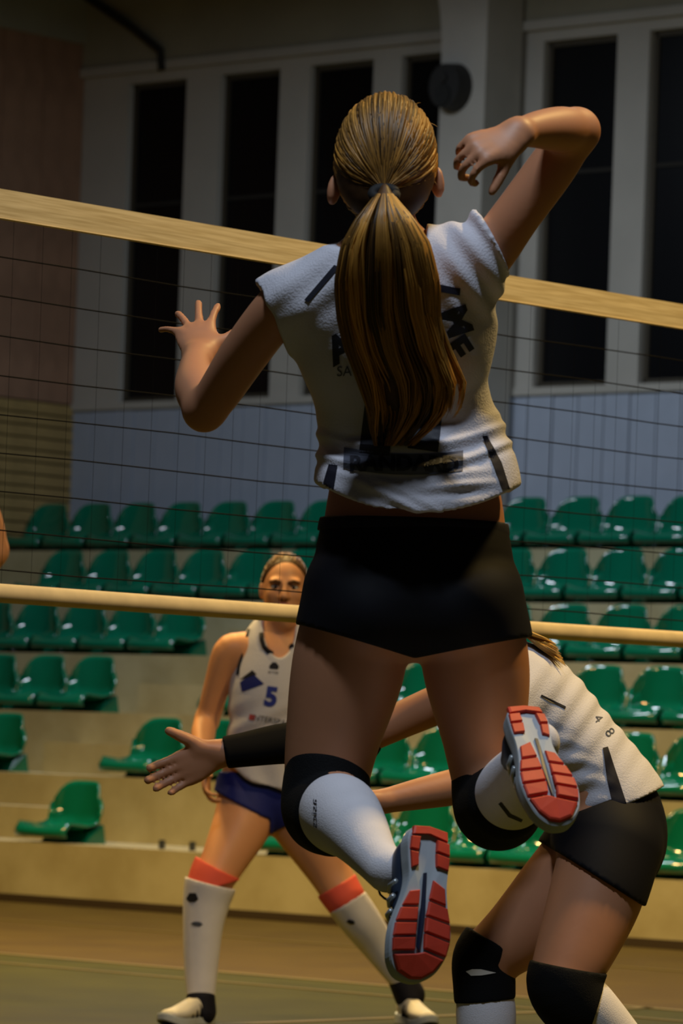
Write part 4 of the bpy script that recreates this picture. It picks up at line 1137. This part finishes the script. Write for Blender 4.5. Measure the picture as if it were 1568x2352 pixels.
# jersey (sleeveless) and trims
jm = Chain(nodes(YM, (602, 1820, -.02, 112, .125), (604, 1770, -.03, 100, .115), (612, 1685, -.05, 88, .105), (622, 1590, -.06, 97, .112), (632, 1515, -.05, 86, .102), (637, 1470, -.045, 76, .078), (640, 1442, -.04, 58, .062)), k=.02)
f = Field([jm], .005)
f.cut(Chain(nodes(YM, (520, 1440, -.05, 36, .12), (536, 1490, -.05, 22, .12), (528, 1535, -.05, 12, .12)), k=.01)); f.cut(Chain(nodes(YM, (758, 1440, -.05, 36, .12), (742, 1490, -.05, 22, .12), (748, 1535, -.05, 12, .12)), k=.01))
f.cut(Chain(nodes(YM, (640, 1400, -.10, 44, .10), (642, 1455, -.14, 36, .085), (642, 1476, -.17, 22, .06)), k=.01))
zh = P(640, 1812, YM)
f.plane(zh, (0, 0, -1), fn=lambda X, Y, Z: (2.2 * (X - zh[0] - .02) ** 2).astype(np.float32))
def mfold(V, N):
    z = V[:, 2] - zh[2]; x = V[:, 0] - zh[0]
    d = .006 * np.sin(x * 55 + z * 20) * np.clip(1 - z / .22, 0, 1) + .004 * np.sin(z * 75 - x * 40) * np.clip(1 - np.abs(z - .2) / .12, 0, 1)
    return V + N * d[:, None]
jm_o = f.mesh('jersey', M_jersey, M, 1, mfold)
def pm(px, py, rot=0.0, Y=YM - .2):
    c0 = P(px, py, Y); a_ = math.radians(rot) - ROLL
    ex = np.array((math.cos(a_), 0, math.sin(a_))); ez = np.array((-math.sin(a_), 0, math.cos(a_)))
    return lambda x, y: c0 + ex * x + ez * y
print_shape('chest_chevron', [[(-.035, -.004), (.004, .030), (.046, -.003), (-.026, -.035)]], pm(574, 1566, 0), jm_o, toC, M_blue, jm_o)
print_shape('chest_chevron_dark', [[(-.036, .0), (.004, .034), (.020, .021), (-.020, .004)]], pm(574, 1562, 0), jm_o, toC, M_navy, jm_o, off=.003)
print_text('number_print', '5', .085, pm(622, 1602, -4), jm_o, toC, M_bluep, jm_o, bold=.004)
print_shape('emblem_print', [[(-.014, -.010), (.014, -.010), (.016, 0), (.006, .012), (-.006, .012), (-.016, 0)]], pm(629, 1529), jm_o, toC, M_navy, jm_o)
print_text('emblem_print', 'errea', .016, pm(627, 1543), jm_o, toC, M_printg, jm_o)['kind'] = 'stuff'
print_text('sponsor_print', 'INTERSPAR', .026, pm(622, 1655, -6), jm_o, toC, M_printg, jm_o)['kind'] = 'stuff'
print_shape('sponsor_mark', [[(-.010, -.008), (.010, -.008), (.010, .010), (-.010, .010)]], pm(578, 1648, -6), jm_o, toC, mat('red_print', srgb(170, 60, 60), .6), jm_o)
V_, Q_ = o_world[jm_o.name]; bv = BVHTree.FromPolygons(V_.tolist(), Q_.tolist())
def on(px, py, off=.005):
    w = Vector(P(px, py, YM)); o_ = Vector((0, 0, CAMZ)); dd = (w - o_).normalized(); h_ = bv.ray_cast(o_ + dd * 10, dd)[0]
    return np.array(h_ - dd * off) if h_ is not None else None
tr_ = [on(x, y) for x, y in ((600, 1455), (601, 1470), (606, 1485), (616, 1496), (630, 1503), (645, 1502), (660, 1494), (672, 1482))]
tr_ = [t for t in tr_ if t is not None]
if len(tr_) > 2: MB().tube(tr_, .008, 8).build('neck_trim', M_navy, jm_o, True)
tr_ = [t for t in (on(x, y, .001) for x, y in ((572, 1446), (566, 1465), (562, 1485), (556, 1508), (549, 1530), (546, 1550))) if t is not None]
if len(tr_) > 2: MB().tube(tr_, .006, 8).build('armhole_trim', M_navy, jm_o, True)
# shorts
f = Field([Chain(nodes(YM, (612, 1858, 0, 70, .09), (608, 1830, 0, 114, .115), (606, 1780, -.01, 104, .105)), k=.02), Chain(nodes(YM, (578, 1828, 0, 84), (556, 1885, -.04, 78), (545, 1920, -.07, 74)), k=.012), Chain(nodes(YM, (660, 1838, .02, 82), (696, 1895, .02, 75), (715, 1925, .02, 70)), k=.012)], .0055)
f.plane(P(558, 1850, YM), unit((-.42, 0, -.9)), where=lambda X, Y, Z: X < P(622, 1850, YM)[0]); f.plane(P(690, 1880, YM), unit((.5, 0, -.87)), where=lambda X, Y, Z: X >= P(622, 1850, YM)[0])
f.plane(P(606, 1775, YM), (0, 0, 1)); f.mesh('shorts', M_blue, M)
# coral cuffs, knee socks, shoes
limb_shell('knee_cuff', nodes(YM, (505, 1985, -.135, 59), (490, 2020, -.165, 58), (480, 2060, -.185, 55)), M_coral, parent=M, planes=[(P(502, 1990, YM), (.42, 0, .9)), (P(484, 2036, YM), (.3, 0, -1))])
limb_shell('knee_cuff', nodes(YM, (763, 2015, .02, 52), (776, 2040, .01, 50), (790, 2062, 0, 48)), M_coral, parent=M, planes=[(P(770, 2035, YM), (-.55, 0, .85)), (P(800, 2085, YM), (.5, 0, -.85))])
k1 = limb_shell('sock', nodes(YM, (484, 2026, -.178, 61), (474, 2070, -.18, 54), (466, 2130, -.19, 46), (462, 2210, -.20, 40), (461, 2300, -.22, 31)), M_sock, parent=M, planes=[(P(484, 2024, YM), (.22, 0, 1))])
k2 = limb_shell('sock', nodes(YM, (792, 2065, 0, 48), (824, 2110, .04, 47), (866, 2168, .10, 40), (926, 2252, .16, 30)), M_sock, parent=M, planes=[(P(792, 2075, YM), (-.55, 0, .85))])
print_shape('sock_print', [[(-.022, -.004), (-.012, .016), (.010, .018), (.020, -.002), (.008, -.012), (-.010, -.014)]], pm(443, 2062), k1, toC, M_print, k1)
print_shape('sock_print', [[(-.020, -.002), (-.006, -.008), (.012, -.008), (.022, .0), (.010, .007), (-.008, .006)]], pm(452, 2120), k1, toC, M_printg, k1)
print_shape('sock_print', [[(-.016, -.002), (-.008, .008), (.010, .004), (.014, -.006), (.0, -.010)]], pm(806, 2122), k2, toC, M_print, k2)
limb_shell('sock_cuff', nodes(YM, (461, 2292, -.22, 33), (461, 2322, -.22, 36)), M_navy, parent=M)
limb_shell('sock_cuff', nodes(YM, (922, 2248, .155, 32), (940, 2285, .165, 36)), M_navy, parent=M)
a = P(461, 2310, YM - .22); ground_shoe(M, a[0], a[1], (-.55, -.8), -1, M_white, M_mid, M_red, stripe=M_navy)
a = P(938, 2280, YM + .16); ground_shoe(M, a[0], a[1], (.35, -.9), 1, M_white, M_mid, M_red, stripe=M_navy)

# ------------------------------------------------------------------ second opponent at the left edge, only an elbow in view
YE = 13.2
e0 = P(-190, 2330, YE); e0[2] = 0
E = thing('person', 'player almost wholly cut off by the left edge, bare elbow showing', 'person', e0)
ep = [Chain(nodes(YE, (-190, 1800, 0, 60, .08), (-190, 1740, 0, 118, .11), (-190, 1620, 0, 96, .095), (-190, 1480, 0, 108, .10), (-190, 1370, 0, 110, .09), (-190, 1320, 0, 50, .055)), k=.03),
      Chain(nodes(YE, (-190, 1330, 0, 42), (-190, 1260, -.01, 40)), k=.03), ball(P(-190, 1200, YE - .02), (.075, .095, .11), k=.02),
      Chain(nodes(YE, (-98, 1365, 0, 40), (-52, 1320, -.03, 36), (-16, 1265, -.05, 34)), k=.02), Chain(nodes(YE, (-16, 1265, -.05, 36), (-30, 1190, -.07, 34), (-60, 1080, -.09, 22)), k=.015),
      Chain(nodes(YE, (-282, 1365, 0, 40), (-325, 1320, -.03, 36), (-352, 1265, -.05, 32)), k=.02), Chain(nodes(YE, (-352, 1265, -.05, 31), (-340, 1190, -.07, 30), (-320, 1080, -.09, 20)), k=.015),
      Chain(nodes(YE, (-240, 1760, 0, 80), (-245, 1900, -.02, 66), (-248, 2040, -.02, 46), (-250, 2160, .0, 44), (-252, 2360, .02, 26)), k=.015), Chain(nodes(YE, (-140, 1760, 0, 80), (-132, 1900, -.02, 66), (-128, 2040, -.02, 46), (-126, 2160, .0, 44), (-124, 2360, .02, 26)), k=.015)]
ep += hand(P(-60, 1075, YE - .09), (-.1, 0, 1), (0, -.3, .1), -1, L=.17) + hand(P(-320, 1075, YE - .09), (.1, 0, 1), (0, -.3, .1), 1, L=.17)
Field(ep, .0075).mesh('body', M_skin2, E)
f = Field([Chain(nodes(YE, (-190, 1760, 0, 124, .125), (-190, 1620, 0, 108, .11), (-190, 1480, 0, 118, .115), (-190, 1385, 0, 112, .10), (-190, 1335, 0, 66, .07)), k=.02)], .007)
f.plane(P(-190, 1740, YE), (0, 0, -1)); f.mesh('jersey', M_jersey, E)
f = Field([Chain(nodes(YE, (-190, 1800, 0, 80, .10), (-190, 1740, 0, 126, .125), (-190, 1690, 0, 112, .11)), k=.02), Chain(nodes(YE, (-242, 1760, 0, 90), (-246, 1880, -.02, 80)), k=.012), Chain(nodes(YE, (-138, 1760, 0, 90), (-132, 1880, -.02, 80)), k=.012)], .007)
f.plane(P(-190, 1850, YE), (0, 0, -1)); f.mesh('shorts', M_blue, E)
for x in (-252, -124):
    a = P(x, 2340, YE + .02); ground_shoe(E, a[0], a[1], (0, -1), 1 if x > -190 else -1, M_white, M_mid, M_red)
